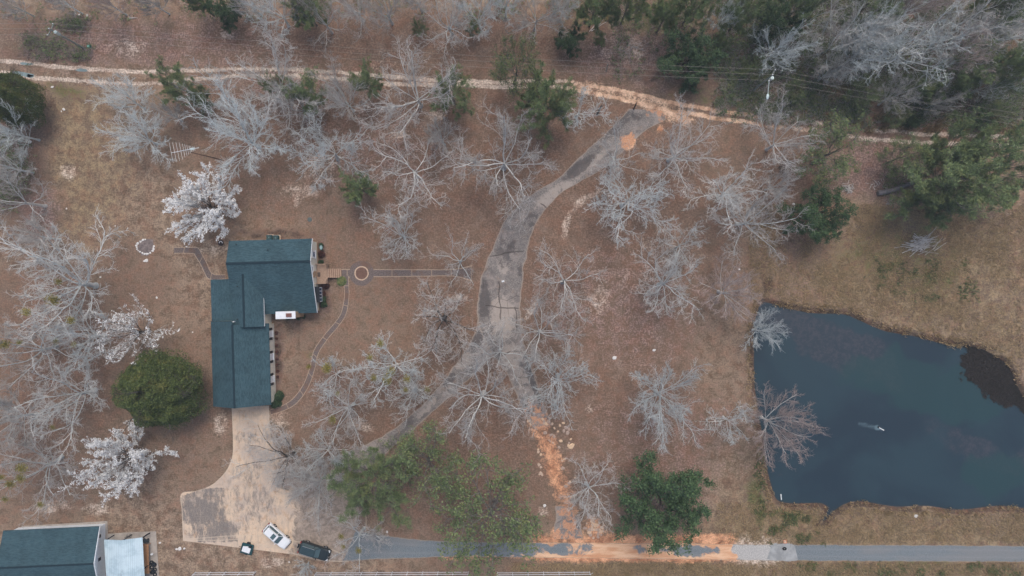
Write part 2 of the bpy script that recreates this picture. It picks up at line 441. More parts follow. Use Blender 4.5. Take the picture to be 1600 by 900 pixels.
LDRY = leaf_mat('dry_grass_blades', rgb(130, 112, 84), rgb(182, 160, 124), rgb(142, 124, 90))
LDRK = leaf_mat('dark_water_weed', rgb(20, 17, 16), rgb(52, 44, 40), rgb(30, 26, 22))
LRED = leaf_mat('red_shrub_leaves', rgb(76, 50, 46), rgb(116, 80, 72), rgb(90, 62, 56))
STONE = plain('pale_stone', rgb(206, 186, 164), .9, .2, var=.18, sc=5)
# ================================================================ GROUND MASKS (photo pixels of the ground plane)
RUT_N = [(-60, 92), (0, 96), (50, 100), (130, 107), (230, 112), (300, 110), (400, 107), (480, 110), (560, 115), (640, 122), (700, 127), (780, 128), (840, 126), (890, 128), (950, 138), (1010, 150), (1060, 163), (1110, 172), (1180, 181), (1270, 192), (1362, 203), (1450, 209), (1530, 212), (1600, 215), (1700, 218)]
RUT_S = [(-60, 108), (0, 113), (60, 121), (130, 127), (225, 131), (320, 122), (400, 118), (500, 120), (600, 130), (700, 134), (800, 135), (870, 136), (960, 152), (1010, 164), (1040, 172), (1080, 178), (1130, 187), (1175, 192), (1270, 204), (1365, 218), (1440, 223), (1530, 226), (1600, 229), (1700, 234)]
POND = [(1193, 467), (1230, 476), (1270, 484), (1320, 486), (1345, 495), (1385, 512), (1430, 520), (1480, 533), (1520, 537), (1552, 548), (1578, 566), (1592, 590), (1606, 618), (1640, 640), (1700, 660), (1740, 720), (1720, 790), (1660, 806), (1600, 800), (1560, 797), (1500, 803), (1450, 797), (1400, 798), (1350, 790), (1325, 793), (1306, 806), (1292, 820), (1276, 821), (1288, 803), (1286, 793), (1240, 793), (1213, 787), (1202, 762), (1192, 720), (1187, 680), (1180, 640), (1175, 600), (1174, 560), (1174, 520), (1180, 485)]
PONDS = [tuple(p) for p in crom(POND, 220, True)]
CLAYP = [(835, 640), (845, 670), (858, 705), (872, 745), (886, 785), (895, 825), (900, 850)]

def masks(X, Y):
    """X, Y photo pixels on the ground. returns ma, mb, mauve"""
    wx = (fbm(X, Y, 60, 4, 3) - .5) * 46; wy = (fbm(X, Y, 60, 4, 11) - .5) * 46
    x = X + wx; y = Y + wy
    sx = X + (fbm(X, Y, 14, 3, 5) - .5) * 9; sy = Y + (fbm(X, Y, 14, 3, 8) - .5) * 9
    n1 = fbm(X, Y, 120, 4, 21); n2 = fbm(X, Y, 40, 4, 31)
    B = lambda *a, **k: blob(x, y, *a, **{'soft': .7, **k})
    L = np.maximum.reduce([B(860, 320, 330, 240), B(1000, 620, 190, 200), B(600, 200, 300, 110), B(740, 690, 150, 190),
                           B(600, 640, 160, 80), B(60, 600, 130, 180), B(600, 60, 900, 40), B(1330, 120, 330, 120),
                           B(20, 250, 50, 110), B(440, 160, 160, 70) * .9, B(530, 700, 60, 60), B(1240, 300, 60, 120)])
    L = np.maximum(L, .55 * B(560, 420, 120, 70)); L = np.maximum(L, .55 * B(300, 650, 90, 150)); L = np.maximum(L, .62 * B(420, 300, 120, 60))
    L = np.maximum(L, .45 * B(560, 520, 160, 70))
    L = np.maximum(L, B(205, 430, 60, 70) * .6)
    L = L * (1 - .9 * B(1145, 760, 45, 150)) * (1 - .8 * B(1130, 560, 50, 70))
    L = np.clip(L + (n1 - .5) * .5, 0, 1)
    O = np.maximum.reduce([B(130, 260, 70, 130) * .6, B(1420, 420, 200, 90) * .8, B(1250, 840, 420, 42) * .75, B(1170, 760, 50, 120) * .6,
                           B(1200, 885, 420, 14) * .9, B(120, 170, 60, 40) * .7, B(1560, 520, 60, 60) * .6])
    O = np.clip(O + (n2 - .5) * .4, 0, 1)
    # pale weathered / sandy scabs
    Bs = lambda *a, **k: blob(sx, sy, *a, **{'soft': .8, **k})
    Sd = np.maximum.reduce([Bs(106, 268, 12, 12), Bs(925, 304, 12, 5, -35) * 1.1, Bs(885, 352, 6, 18, 10), Bs(905, 318, 6, 14, 40), Bs(828, 488, 5, 15, 30), Bs(712, 465, 14, 4) * .9,
                            Bs(935, 465, 16, 28, 20) * .55, Bs(470, 300, 30, 10) * .6, Bs(465, 312, 5, 9), Bs(500, 260, 26, 28) * .55, Bs(980, 75, 45, 22) * .5, Bs(350, 55, 14, 9) * .6, Bs(200, 75, 30, 14) * .55,
                            Bs(560, 665, 22, 8, 10) * .8, Bs(430, 670, 22, 26) * .55, Bs(920, 640, 5, 5) * .8, Bs(626, 210, 16, 9) * .7, Bs(680, 180, 14, 9) * .7, Bs(330, 390, 40, 8) * .4,
                            Bs(345, 662, 10, 16) * .7, Bs(425, 879, 16, 7) * .9, Bs(10, 880, 20, 9) * .8, Bs(80, 792, 30, 8) * .8, Bs(150, 795, 18, 8) * .8, Bs(850, 800, 8, 10) * .6])
    Sd = np.maximum(Sd, .27 * sst(.45, .8, fbm(X, Y, 44, 4, 77)) * np.maximum.reduce([B(470, 240, 160, 90), B(980, 420, 160, 130), B(1180, 480, 60, 60), B(640, 140, 300, 60), B(80, 360, 60, 60), B(1060, 90, 120, 60)]))
    qx = X + (fbm(X, Y, 26, 3, 5) - .5) * 5; qy = Y + (fbm(X, Y, 26, 3, 8) - .5) * 5
    rn = line(qx, qy, RUT_N, 3.0, .6); rs = line(qx, qy, RUT_S, 3.3, .6)
    gap = 1 - .3 * sst(.45, .62, fbm(X, Y, 70, 3, 41)) * (1 - sst(850, 900, X) * (1 - sst(1120, 1180, X)))
    gap = gap * (1 - .3 * sst(1175, 1200, X) * (1 - sst(1330, 1360, X)))
    rut = np.maximum(rn, rs) * gap
    cm = sst(840, 960, X) * (1 - sst(1180, 1300, X)) * .9 + .12 * sst(650, 800, X)   # reddish clay stretch of the track
    wide = blob(sx, sy, 1045, 178, 40, 14, 12, .4) + blob(sx, sy, 1012, 160, 60, 9, 16, .4) + blob(sx, sy, 1068, 184, 14, 6) + blob(sx, sy, 925, 138, 34, 10, 10)
    clay = np.maximum.reduce([rut * np.clip(cm, 0, 1) * .95, np.clip(wide, 0, 1) * .5, 1.2 * Bs(981, 221, 13, 9, -40), 1.1 * Bs(1031, 201, 6, 5), 1.0 * Bs(1046, 177, 24, 7, 10), .95 * Bs(1068, 184, 16, 6, 8), .8 * Bs(1010, 163, 30, 5, 14)])
    Sd = np.clip(Sd * .8, 0, .5); Sd = np.maximum(Sd, rut * (1 - np.clip(cm * .9, 0, 1)) * 1.1)
    wash = line(sx, sy, CLAYP, 17, .5)
    wn = fbm(X, Y, 16, 4, 61)
    clay = np.maximum(clay, line(sx, sy, CLAYP, 13, .9) * (.25 + .75 * wn))
    clay = np.maximum(clay, wash * (.15 + .6 * wn))
    # clay along and on the paved road
    rd = sst(828, 842, sy) * (1 - sst(872, 884, sy))
    xe = sst(815, 850, sx) * (1 - sst(1138, 1170, sx))
    c2 = rd * xe * .86
    c2 = np.maximum(c2, rd * xe * np.maximum(line(sx, sy, [(800, 847), (1150, 852)], 4, .5), line(sx, sy, [(810, 869), (1140, 875)], 4, .5)))
    c2 = np.maximum(c2, Bs(970, 858, 60, 16) * 1.1)
    c2 = c2 * (1 - .85 * Bs(878, 857, 46, 10)) * (1 - .9 * Bs(1080, 859, 42, 10)) * (1 - .9 * Bs(1154, 857, 9, 9)) * (1 - .5 * Bs(1005, 857, 22, 6))
    c2 = c2 * (1 - .8 * Bs(897, 828, 18, 16))
    c2 = np.maximum(c2, Bs(890, 822, 8, 10) * .9); c2 = np.maximum(c2, Bs(872, 836, 8, 10) * .9)
    c2 = np.maximum(c2, Bs(928, 828, 17, 17) * .62); c2 = np.maximum(c2, rd * .5 * (1 - sst(300, 700, np.abs(sx - 860)) )* line(sx, sy, [(690, 872), (850, 870)], 3.5, .5))
    clay = np.maximum(clay, c2)
    Sd = np.maximum(Sd, .75 * Bs(1178, 862, 52, 22))
    Gn = np.maximum.reduce([B(1450, 435, 50, 20) * .6, B(1400, 390, 90, 40) * .45, B(1330, 150, 260, 26) * .6, B(1400, 40, 250, 90) * .5,
                            B(1180, 790, 10, 40) * .9, B(1240, 810, 50, 12) * .7, B(1400, 885, 200, 8) * .5, B(50, 60, 60, 16) * .5, B(1050, 30, 160, 30) * .6,
                            B(1000, 100, 30, 20) * .5, B(100, 140, 30, 14) * .6, B(490, 550, 30, 20) * .2])
    Gn = np.clip(Gn * (.6 + .8 * n2), 0, 1)
    dpo = sdist(X, Y, POND)
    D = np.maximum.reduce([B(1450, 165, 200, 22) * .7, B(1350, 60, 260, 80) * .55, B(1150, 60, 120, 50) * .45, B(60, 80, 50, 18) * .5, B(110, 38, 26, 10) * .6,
                           B(10, 290, 34, 60) * .6, blob(sx, sy, 1228, 265, 9, 15) * 1.4, blob(sx, sy, 1200, 445, 8, 14) * .9, B(1020, 112, 60, 10) * .4,  # strongest small ellipse: shadow of the trees painted into the ground colour
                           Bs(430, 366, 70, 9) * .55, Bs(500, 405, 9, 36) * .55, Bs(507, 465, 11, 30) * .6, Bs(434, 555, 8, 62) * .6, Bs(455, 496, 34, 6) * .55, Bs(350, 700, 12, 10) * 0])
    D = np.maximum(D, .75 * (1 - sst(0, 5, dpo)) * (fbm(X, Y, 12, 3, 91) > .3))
    M = np.maximum.reduce([B(1370, 265, 70, 50) * .9, B(200, 70, 220, 40) * .55, B(1230, 500, 60, 60) * .3, B(1000, 90, 100, 40) * .7, B(1060, 700, 160, 90) * .35, B(60, 330, 40, 40) * .7, B(450, 130, 100, 40) * .4,
                           B(970, 480, 120, 80) * .45, B(600, 240, 120, 60) * .4, B(1180, 130, 60, 40) * .4, Bs(430, 366, 70, 9) * .6, Bs(507, 465, 11, 30) * .8, Bs(434, 555, 8, 62) * .9, Bs(500, 395, 9, 30) * .7])
    one = np.ones(X.shape)
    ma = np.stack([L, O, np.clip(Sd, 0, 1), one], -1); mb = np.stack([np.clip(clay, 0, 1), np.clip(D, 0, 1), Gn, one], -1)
    OR_ = np.maximum(sst(560, 700, Y), np.clip(Bs(981, 221, 18, 12, -40) + Bs(1031, 201, 9, 8), 0, 1))
    return ma, mb, np.stack([M, OR_], -1)

def w2p(x, y): return x / MPP + 800, 450 - y / MPP

# ---------------------------------------------------------------- ground sheet out to the horizon, pond basin sunk into it
def axis_coords(a, b, step, far):
    inner = np.arange(a, b + step / 2, step)
    g = []; d = step; v = inner[-1]
    while v < far: d *= 1.35; v += d; g.append(v)
    g = np.array(g); lo = inner[0] - (g - inner[-1])
    return np.concatenate([lo[::-1], inner, g])
gx = axis_coords(-84, 84, .36, 2400); gy = axis_coords(-50, 50, .36, 2400)
GX, GY = np.meshgrid(gx, gy)
px_, py_ = w2p(GX, GY)
near = (np.abs(GX) < 130) & (np.abs(GY) < 90)
pd_ = np.full(GX.shape, 500.0); sel = (GX > 20) & (GX < 110) & (GY < 15) & (GY > -50)
pd_[sel] = sdist(px_[sel], py_[sel], PONDS) * MPP
hills = (fbm(GX, GY, 340, 3, 5) - .5) * 16 * sst(160, 500, np.hypot(GX, GY))
GZ = np.where(pd_ < 6, -1.9 * (1 - sst(-3.0, 0.55, pd_)), 0.0) + np.maximum(hills, -2)
ma, mb, mv = masks(np.clip(px_, -400, 2000), np.clip(py_, -300, 1200))
nx_, ny_ = len(gx), len(gy)
idx = np.arange(nx_ * ny_).reshape(ny_, nx_)
F = np.stack([idx[:-1, :-1], idx[:-1, 1:], idx[1:, 1:], idx[1:, :-1]], -1).reshape(-1, 4)
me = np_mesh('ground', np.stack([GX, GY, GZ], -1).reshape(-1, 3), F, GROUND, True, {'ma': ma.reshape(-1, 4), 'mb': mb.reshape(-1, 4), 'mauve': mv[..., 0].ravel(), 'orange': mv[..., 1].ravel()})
tag(link('ground', me), kind='structure')

def strip(name, lp, rp, n, m, z, mat, wob=.0, close=None, extra=None, seed=1, label=None):
    """a flush sheet between two pixel edge lines; edges get a ragged wobble (metres)"""
    a = crom(lp, n); b = crom(rp, n)
    a = np.array([P(*q) for q in a]); b = np.array([P(*q) for q in b])
    d = b - a; L = np.maximum(np.hypot(*d.T), 1e-6)[:, None]; u = d / L
    cl = np.concatenate([[0], np.cumsum(np.hypot(*np.diff((a + b) / 2, axis=0).T))])
    if wob:
        wa = (fbm(cl, cl * 0 + seed, 1.6, 4, seed) - .5) * 2 * wob; wb = (fbm(cl, cl * 0 - seed, 1.6, 4, seed + 7) - .5) * 2 * wob
        a = a + u * wa[:, None]; b = b + u * wb[:, None]
    t = np.linspace(0, 1, m)
    V = a[:, None, :] * (1 - t)[None, :, None] + b[:, None, :] * t[None, :, None]
    X, Y = V[..., 0], V[..., 1]
    W = np.hypot(*(b - a).T)[:, None]
    ed = np.minimum(t, 1 - t)[None, :] * np.maximum(W, .01)          # metres from the side edge
    px, py = w2p(X, Y); ma, mb, mv = masks(px, py)
    at = {'ma': ma.reshape(-1, 4), 'mb': mb.reshape(-1, 4), 'mauve': mv[..., 0].ravel(), 'orange': mv[..., 1].ravel()}
    if mat is PATH: at['edge'] = (ed / W).ravel()
    elif mat is ROAD: at['edge'] = (ed / W * 2).ravel() * 1.0
    else:
        at['edge'] = ed.ravel() * (1.0 if mat is ASPH else .1)
    at['along'] = np.repeat(cl[:, None], m, 1).ravel()
    if extra: at.update({k: f(px, py).ravel() for k, f in extra.items()})
    idx = np.arange(n * m).reshape(n, m)
    F = np.stack([idx[:-1, :-1], idx[1:, :-1], idx[1:, 1:], idx[:-1, 1:]], -1).reshape(-1, 4)
    # keep faces upward
    p = V.reshape(-1, 2); q = p[F[len(F) // 2]]
    ar = (q[1, 0] - q[0, 0]) * (q[2, 1] - q[0, 1]) - (q[1, 1] - q[0, 1]) * (q[2, 0] - q[0, 0])
    if ar < 0: F = F[:, ::-1]
    V3 = np.concatenate([V, np.full((*X.shape, 1), z)], -1).reshape(-1, 3)
    o = link(name, np_mesh(name, V3, F, mat, True, at)); tag(o, label, kind='structure'); return o

# dirt track across the top (two wheel ruts and the grown-over strip between them)
strip('dirt_track', [(x, y - 9) for x, y in RUT_N], [(x, y + 10) for x, y in RUT_S], 900, 22, .004, GROUND, seed=2)
# clay wash where the drive has broken away
strip('washed_out_drive', [(818, 636), (832, 680), (848, 730), (866, 780), (880, 815), (884, 836)], [(858, 636), (876, 680), (898, 730), (914, 780), (920, 815), (924, 836)], 150, 26, .004, GROUND, wob=.35, seed=5)
# yard of concrete and worn paving in front of the garage
stain = lambda x, y: np.maximum.reduce([inside(x + (fbm(x, y, 20, 3, 1) - .5) * 18, y, [(284, 773), (330, 762), (352, 762), (350, 800), (372, 846), (310, 848), (300, 822), (284, 818)]) * .72, blob(x, y, 318, 800, 34, 24), blob(x, y, 345, 828, 26, 16), blob(x, y, 405, 790, 30, 30) * .45, blob(x, y, 390, 685, 26, 9) * .5, blob(x, y, 300, 830, 14, 10) * .4, blob(x, y, 385, 790, 40, 50, 0, .7) * .35, blob(x, y, 395, 740, 14, 30) * .4])
worn = lambda x, y: np.maximum(sst(448, 478, x + (y - 780) * .12), blob(x, y, 470, 735, 40, 40)) * (1 - .9 * blob(x, y, 452, 832, 4, 18, -12))
fade = lambda x, y: np.maximum(sst(535, 575, x) * sst(745, 790, y) * 0 + sst(548, 576, x), blob(x, y, 500, 722, 50, 10, 5) * .8)
strip('concrete_yard', [(362, 636), (364, 700), (360, 722), (350, 740), (330, 758), (306, 767), (283, 772), (284, 800), (286, 845)],
      [(420, 634), (424, 684), (440, 712), (480, 722), (520, 716), (545, 724), (566, 775), (572, 830), (546, 877)], 130, 90, .004, CONC, extra={'stain': stain, 'worn': worn, 'fade': fade}, seed=7)
strip('concrete_yard', [(286.5, 845), (340, 845), (372, 844), (400, 850), (437, 859), (467, 868), (500, 876), (545, 878.5)],
      [(286.5, 842), (340, 838), (372, 836), (400, 836), (437, 840), (467, 846), (500, 852), (545, 868)], 90, 12, .008, CONC, extra={'stain': stain, 'worn': worn, 'fade': fade}, seed=9)
DRV = {'stain': lambda x, y: np.maximum.reduce([blob(x, y, 757, 470, 9, 30), blob(x, y, 742, 530, 16, 16), blob(x, y, 790, 395, 14, 24, 20) * .7, blob(x, y, 905, 262, 30, 9, -40), blob(x, y, 960, 200, 26, 9, -40) * .8, blob(x, y, 985, 182, 20, 8) * .7,
        blob(x, y, 700, 592, 14, 8, -45), blob(x, y, 832, 575, 6, 26, -20) * .9, blob(x, y, 838, 610, 5, 26, -25), blob(x, y, 640, 655, 16, 9, -40) * .6, blob(x, y, 830, 345, 18, 10, -50) * .6, blob(x, y, 812, 425, 6, 20) * .5]),
       'pale': lambda x, y: np.maximum.reduce([blob(x, y, 787, 495, 20, 34), blob(x, y, 800, 555, 20, 20) * .9, blob(x, y, 725, 565, 16, 10, -50) * .9, blob(x, y, 870, 300, 44, 10, -35) * .8, blob(x, y, 785, 410, 10, 22) * .8, blob(x, y, 660, 640, 26, 8, -40) * .8, blob(x, y, 930, 250, 30, 6, -40) * .7, blob(x, y, 815, 590, 10, 24, -15) * .7]),
       'joint': lambda x, y: np.maximum.reduce([line(x + (fbm(x, y, 12, 2, 3) - .5) * 4, y + (fbm(x, y, 12, 2, 4) - .5) * 4, q, 1.0, .6) for q in ([(758, 478), (812, 482)], [(780, 440), (782, 500)], [(786, 556), (800, 549), (816, 551)], [(762, 400), (818, 392)], [(805, 480), (808, 520)], [(845, 318), (862, 330)])])}
# left arm of the forked drive, then right arm over it
strip('forked_driveway', [(748, 488), (744, 512), (730, 540), (704, 580), (676, 615), (640, 650), (606, 676), (575, 692), (540, 706), (515, 716)],
      [(800, 500), (786, 540), (762, 566), (735, 592), (700, 622), (664, 655), (640, 678), (612, 700), (588, 722), (560, 742)], 520, 48, .008, ASPH, wob=.28, seed=11, extra=DRV)
strip('forked_driveway', [(982, 170), (968, 185), (940, 215), (908, 243), (872, 278), (836, 300), (806, 324), (786, 350), (771, 386), (756, 420), (748, 455), (747, 500), (762, 545), (785, 572), (800, 605), (818, 640), (838, 672)],
      [(1036, 173), (1040, 186), (1012, 202), (984, 226), (944, 262), (905, 285), (876, 302), (850, 330), (833, 358), (824, 392), (817, 430), (814, 470), (815, 512), (822, 550), (836, 592), (850, 630), (862, 664)], 1000, 70, .012, ASPH, wob=.28, seed=13, extra=DRV)
strip('asphalt_remnant', [(868, 790), (868, 810), (866, 828), (862, 842)], [(884, 792), (906, 812), (908, 826), (912, 842)], 60, 20, .009, ASPH, wob=.35, seed=15)
# the paved road along the bottom
strip('paved_road', [(556, 829), (600, 836), (650, 843), (700, 846), (760, 847), (850, 848), (1000, 849), (1240, 851), (1600, 853), (1800, 854)],
      [(536, 877), (600, 873.5), (650, 872), (700, 870), (760, 870), (850, 871), (1000, 873), (1240, 876), (1600, 878), (1800, 879)], 900, 26, .012, ROAD, wob=.12, seed=17)
# the newer pale patch of the culvert crossing
A = strip('culvert_slab', [(1206, 850), (1215, 849.5), (1235, 850), (1242, 853)], [(1198, 874), (1212, 875), (1240, 876.5), (1247, 875)], 60, 20, .016, plain('culvert_concrete', rgb(152, 155, 156), .9, .2, var=.2, sc=.8), wob=.35, seed=19)
# verge outside the yard, garden paths
strip('garden_path', [(527, 420.5), (545, 420.5), (562, 420.5)], [(527, 433.5), (545, 433.5), (562, 433.5)], 40, 14, .006, PATH, seed=21)
strip('garden_path', [(566, 420.5), (600, 420.8), (660, 421), (708, 420.5), (738, 414)], [(566, 432.5), (600, 432.8), (660, 432), (708, 432), (738, 440)], 150, 14, .006, PATH, seed=22)
strip('garden_path', [(537, 431), (537, 440), (538, 462), (533, 488), (522, 505), (506, 524), (490, 548), (484, 574), (474, 600), (458, 622), (440, 634), (422, 640)],
      [(545, 431), (545, 441), (545.5, 464), (541, 491), (529, 510), (513, 529), (498, 552), (492, 577), (482, 605), (465, 629), (446, 641), (424, 648)], 240, 14, .009, PATH, seed=23)
strip('garden_path', [(272, 386), (290, 386), (309, 386.5)], [(272, 396), (290, 396), (304, 397)], 40, 12, .006, PATH, seed=24)
strip('garden_path', [(310, 386.5), (322, 408), (332, 427), (352, 429)], [(303, 397), (314, 415), (326, 436), (352, 436)], 70, 12, .009, PATH, seed=25)

def ring(name, cx, cy, r0, r1, z, mat, n=96, m=5, attr_edge=.5, wob=0):
    cx, cy = P(cx, cy); t = np.linspace(0, 2 * np.pi, n, endpoint=False); rr = np.linspace(r0, r1, m)
    ww = 1 + (fbm(np.cos(t) * 3, np.sin(t) * 3, 1.2, 3, 5) - .5) * wob
    X = cx + np.cos(t)[:, None] * rr[None] * ww[:, None]; Y = cy + np.sin(t)[:, None] * rr[None] * ww[:, None]
    idx = np.arange(n * m).reshape(n, m); nx = np.roll(idx, -1, 0)
    F = np.stack([idx[:, :-1], idx[:, 1:], nx[:, 1:], nx[:, :-1]], -1).reshape(-1, 4)
    px, py = w2p(X, Y); ma, mb, mv = masks(px, py)
    return link(name, np_mesh(name, np.stack([X, Y, np.full(X.shape, z)], -1).reshape(-1, 3), F, mat, True, {'ma': ma.reshape(-1, 4), 'mb': mb.reshape(-1, 4), 'mauve': mv[..., 0].ravel(), 'edge': np.full(X.size, attr_edge), 'along': np.full(X.size, .1)}))
tag(ring('path_circle', 565, 427, .02, 1.95, .013, PATH, wob=.12), kind='structure')
CURB = plain('pale_edging', rgb(196, 172, 150), .9, .2, var=.15)
tag(ring('circle_bed', 565, 427, .01, .98, .03, plain('bed_soil', rgb(112, 88, 78), .95, .1, var=.2, sc=4)), kind='structure')
tag(ring('circle_edging', 565, 427, .94, 1.12, .06, CURB, wob=.06), kind='structure')

# pond water and puddles
wx0, wx1, wy0, wy1 = 36.0, 98.0, -38.5, 0.5
ax = np.arange(wx0, wx1, .4); ay = np.arange(wy0, wy1, .4); AX, AY = np.meshgrid(ax, ay); px_, py_ = w2p(AX, AY)
sdp = sdist(px_, py_, PONDS)
wpx = px_ + (fbm(px_, py_, 50, 3, 3) - .5) * 60; wpy = py_ + (fbm(px_, py_, 50, 3, 6) - .5) * 60
weed = np.maximum.reduce([blob(wpx, wpy, 1300, 540, 110, 34, 28), blob(wpx, wpy, 1360, 565, 60, 26, 20), blob(wpx, wpy, 1500, 690, 80, 30, 25) * .7, blob(wpx, wpy, 1580, 730, 50, 20) * .7, blob(wpx, wpy, 1205, 740, 16, 60) * .5, blob(wpx, wpy, 1222, 743, 8, 6) * .9])
murk = np.maximum.reduce([blob(wpx, wpy, 1480, 620, 90, 40), blob(wpx, wpy, 1560, 750, 60, 40), blob(wpx, wpy, 1400, 580, 90, 30)])
keep = sdp < 14
idx = np.arange(AX.size).reshape(AX.shape)
F = np.stack([idx[:-1, :-1], idx[:-1, 1:], idx[1:, 1:], idx[1:, :-1]], -1).reshape(-1, 4)
F = F[keep.ravel()[F].all(1)]
me = np_mesh('pond_water', np.stack([AX, AY, np.full(AX.shape, -.42)], -1).reshape(-1, 3), F, WATER, True, {'weed': weed.ravel(), 'murk': murk.ravel(), 'plume': (line(px_, py_, [(1345, 663), (1372, 669)], 4, .9) * .75 + line(px_, py_, [(1372, 669), (1382, 673)], 2.5, .9)).ravel(), 'shore': (1 - sst(0, 14, -sdp)).ravel()})
tag(link('pond_water', me), kind='structure')
PUD = plain('puddle_water', rgb(122, 140, 142), .3, .4, var=.15, sc=.6)
def puddle(cx, cy, rx, ry, rot, sd_):
    t = np.linspace(0, 2 * np.pi, 40, endpoint=False); r = 1 + (fbm(np.cos(t) * 2 + sd_, np.sin(t) * 2, 1, 3, sd_) - .5) * .8
    X = np.cos(t) * rx * r; Y = np.sin(t) * ry * r; c, s = math.cos(R(rot)), math.sin(R(rot)); X, Y = X * c - Y * s, X * s + Y * c
    wx, wy = P(cx, cy); V = [(wx + a, wy + b, .013) for a, b in zip(X, Y)]
    tag(link('puddle', np_mesh('puddle', V, np.arange(40)[None], PUD)), kind='structure')
puddle(40, 99.5, .95, .22, -5, 1); puddle(34, 115.5, 1.8, .36, -9, 2); puddle(128, 109.5, 1.0, .22, -4, 3); puddle(48, 119, .6, .25, -9, 5)
# ================================================================ TREES
def norm(v): return v / np.maximum(np.linalg.norm(v, axis=-1, keepdims=True), 1e-9)
def perp(v, rng):
    r = rng.normal(size=v.shape); r = r - (r * v).sum(-1, keepdims=True) * v; return norm(r)
def grow(rng, start, dirn, length, r0, r1, K, wander, up):
    """vectorised branches: returns points (N,K+1,3), radii (N,K+1)"""
    N = len(start); p = np.zeros((N, K + 1, 3)); p[:, 0] = start; d = norm(dirn); step = (length / K)[:, None]
    for k in range(K):
        d = norm(d + rng.normal(size=(N, 3)) * wander + np.array([0, 0, up]) / K)
        p[:, k + 1] = p[:, k] + d * step
    t = np.linspace(0, 1, K + 1)[None]
    return p, r0[:, None] * (1 - t) + r1[:, None] * t
def spawn(rng, p, length, n, t0, t1, ang, kl, klt, flat=0.0):
    """children of each polyline: start, dir, length"""
    N, K1, _ = p.shape; K = K1 - 1
    t = (np.linspace(t0, t1, n)[None] + rng.uniform(-.5, .5, (N, n)) * (t1 - t0) / max(n, 1)).clip(0.02, .995)
    f = t * K; i = f.astype(int).clip(0, K - 1); fr = (f - i)[..., None]; ii = np.arange(N)[:, None]
    s = p[ii, i] * (1 - fr) + p[ii, i + 1] * fr; tan = norm(p[ii, i + 1] - p[ii, i])
    pr = perp(tan, rng); pr[..., 2] *= (1 - flat); pr = norm(pr)
    a = rng.uniform(ang[0], ang[1], (N, n, 1))
    d = tan * np.cos(a) + pr * np.sin(a)
    L = length[:, None] * kl * (1 - klt * t) * rng.uniform(.7, 1.25, (N, n))
    return s.reshape(-1, 3), d.reshape(-1, 3), L.reshape(-1)
def tubes(p, r, sides):
    N, K1, _ = p.shape; t = norm(np.gradient(p, axis=1))
    ref = np.where(np.abs(t[:, :1, 2:3]) > .85, np.array([1., 0, 0]), np.array([0, 0, 1.]))
    u = norm(np.cross(t, np.broadcast_to(ref, t.shape))); v = np.cross(t, u)
    a = np.arange(sides) * 2 * np.pi / sides
    V = p[:, :, None] + (u[:, :, None] * np.cos(a)[None, None, :, None] + v[:, :, None] * np.sin(a)[None, None, :, None]) * r[:, :, None, None]
    idx = np.arange(N * K1 * sides).reshape(N, K1, sides); nx = np.roll(idx, -1, 2)
    F = np.stack([idx[:, :-1], nx[:, :-1], nx[:, 1:], idx[:, 1:]], -1).reshape(-1, 4)
    return V.reshape(-1, 3), F
def join(parts):
    V = []; F = []; b = 0
    for v, f in parts: V.append(v); F.append(f + b); b += len(v)
    return np.concatenate(V), np.concatenate(F)
def cards(rng, c, size, upb=.5, shape='leaf', asp=.55, dirs=None):
    """diamond leaves at points c"""
    N = len(c); n = rng.normal(size=(N, 3)); n[:, 2] = np.abs(n[:, 2]) + upb; n = norm(n)
    if dirs is None: a = perp(n, rng)
    else: a = norm(dirs)
    b = norm(np.cross(n, a)); s = size * rng.uniform(.6, 1.4, (N, 1))
    q = np.stack([c - a * s, c - b * s * asp, c + a * s, c + b * s * asp], 1)
    F = np.arange(N * 4).reshape(N, 4); var = np.repeat(rng.uniform(0, 1, N), 4)
    return q.reshape(-1, 3), F, var

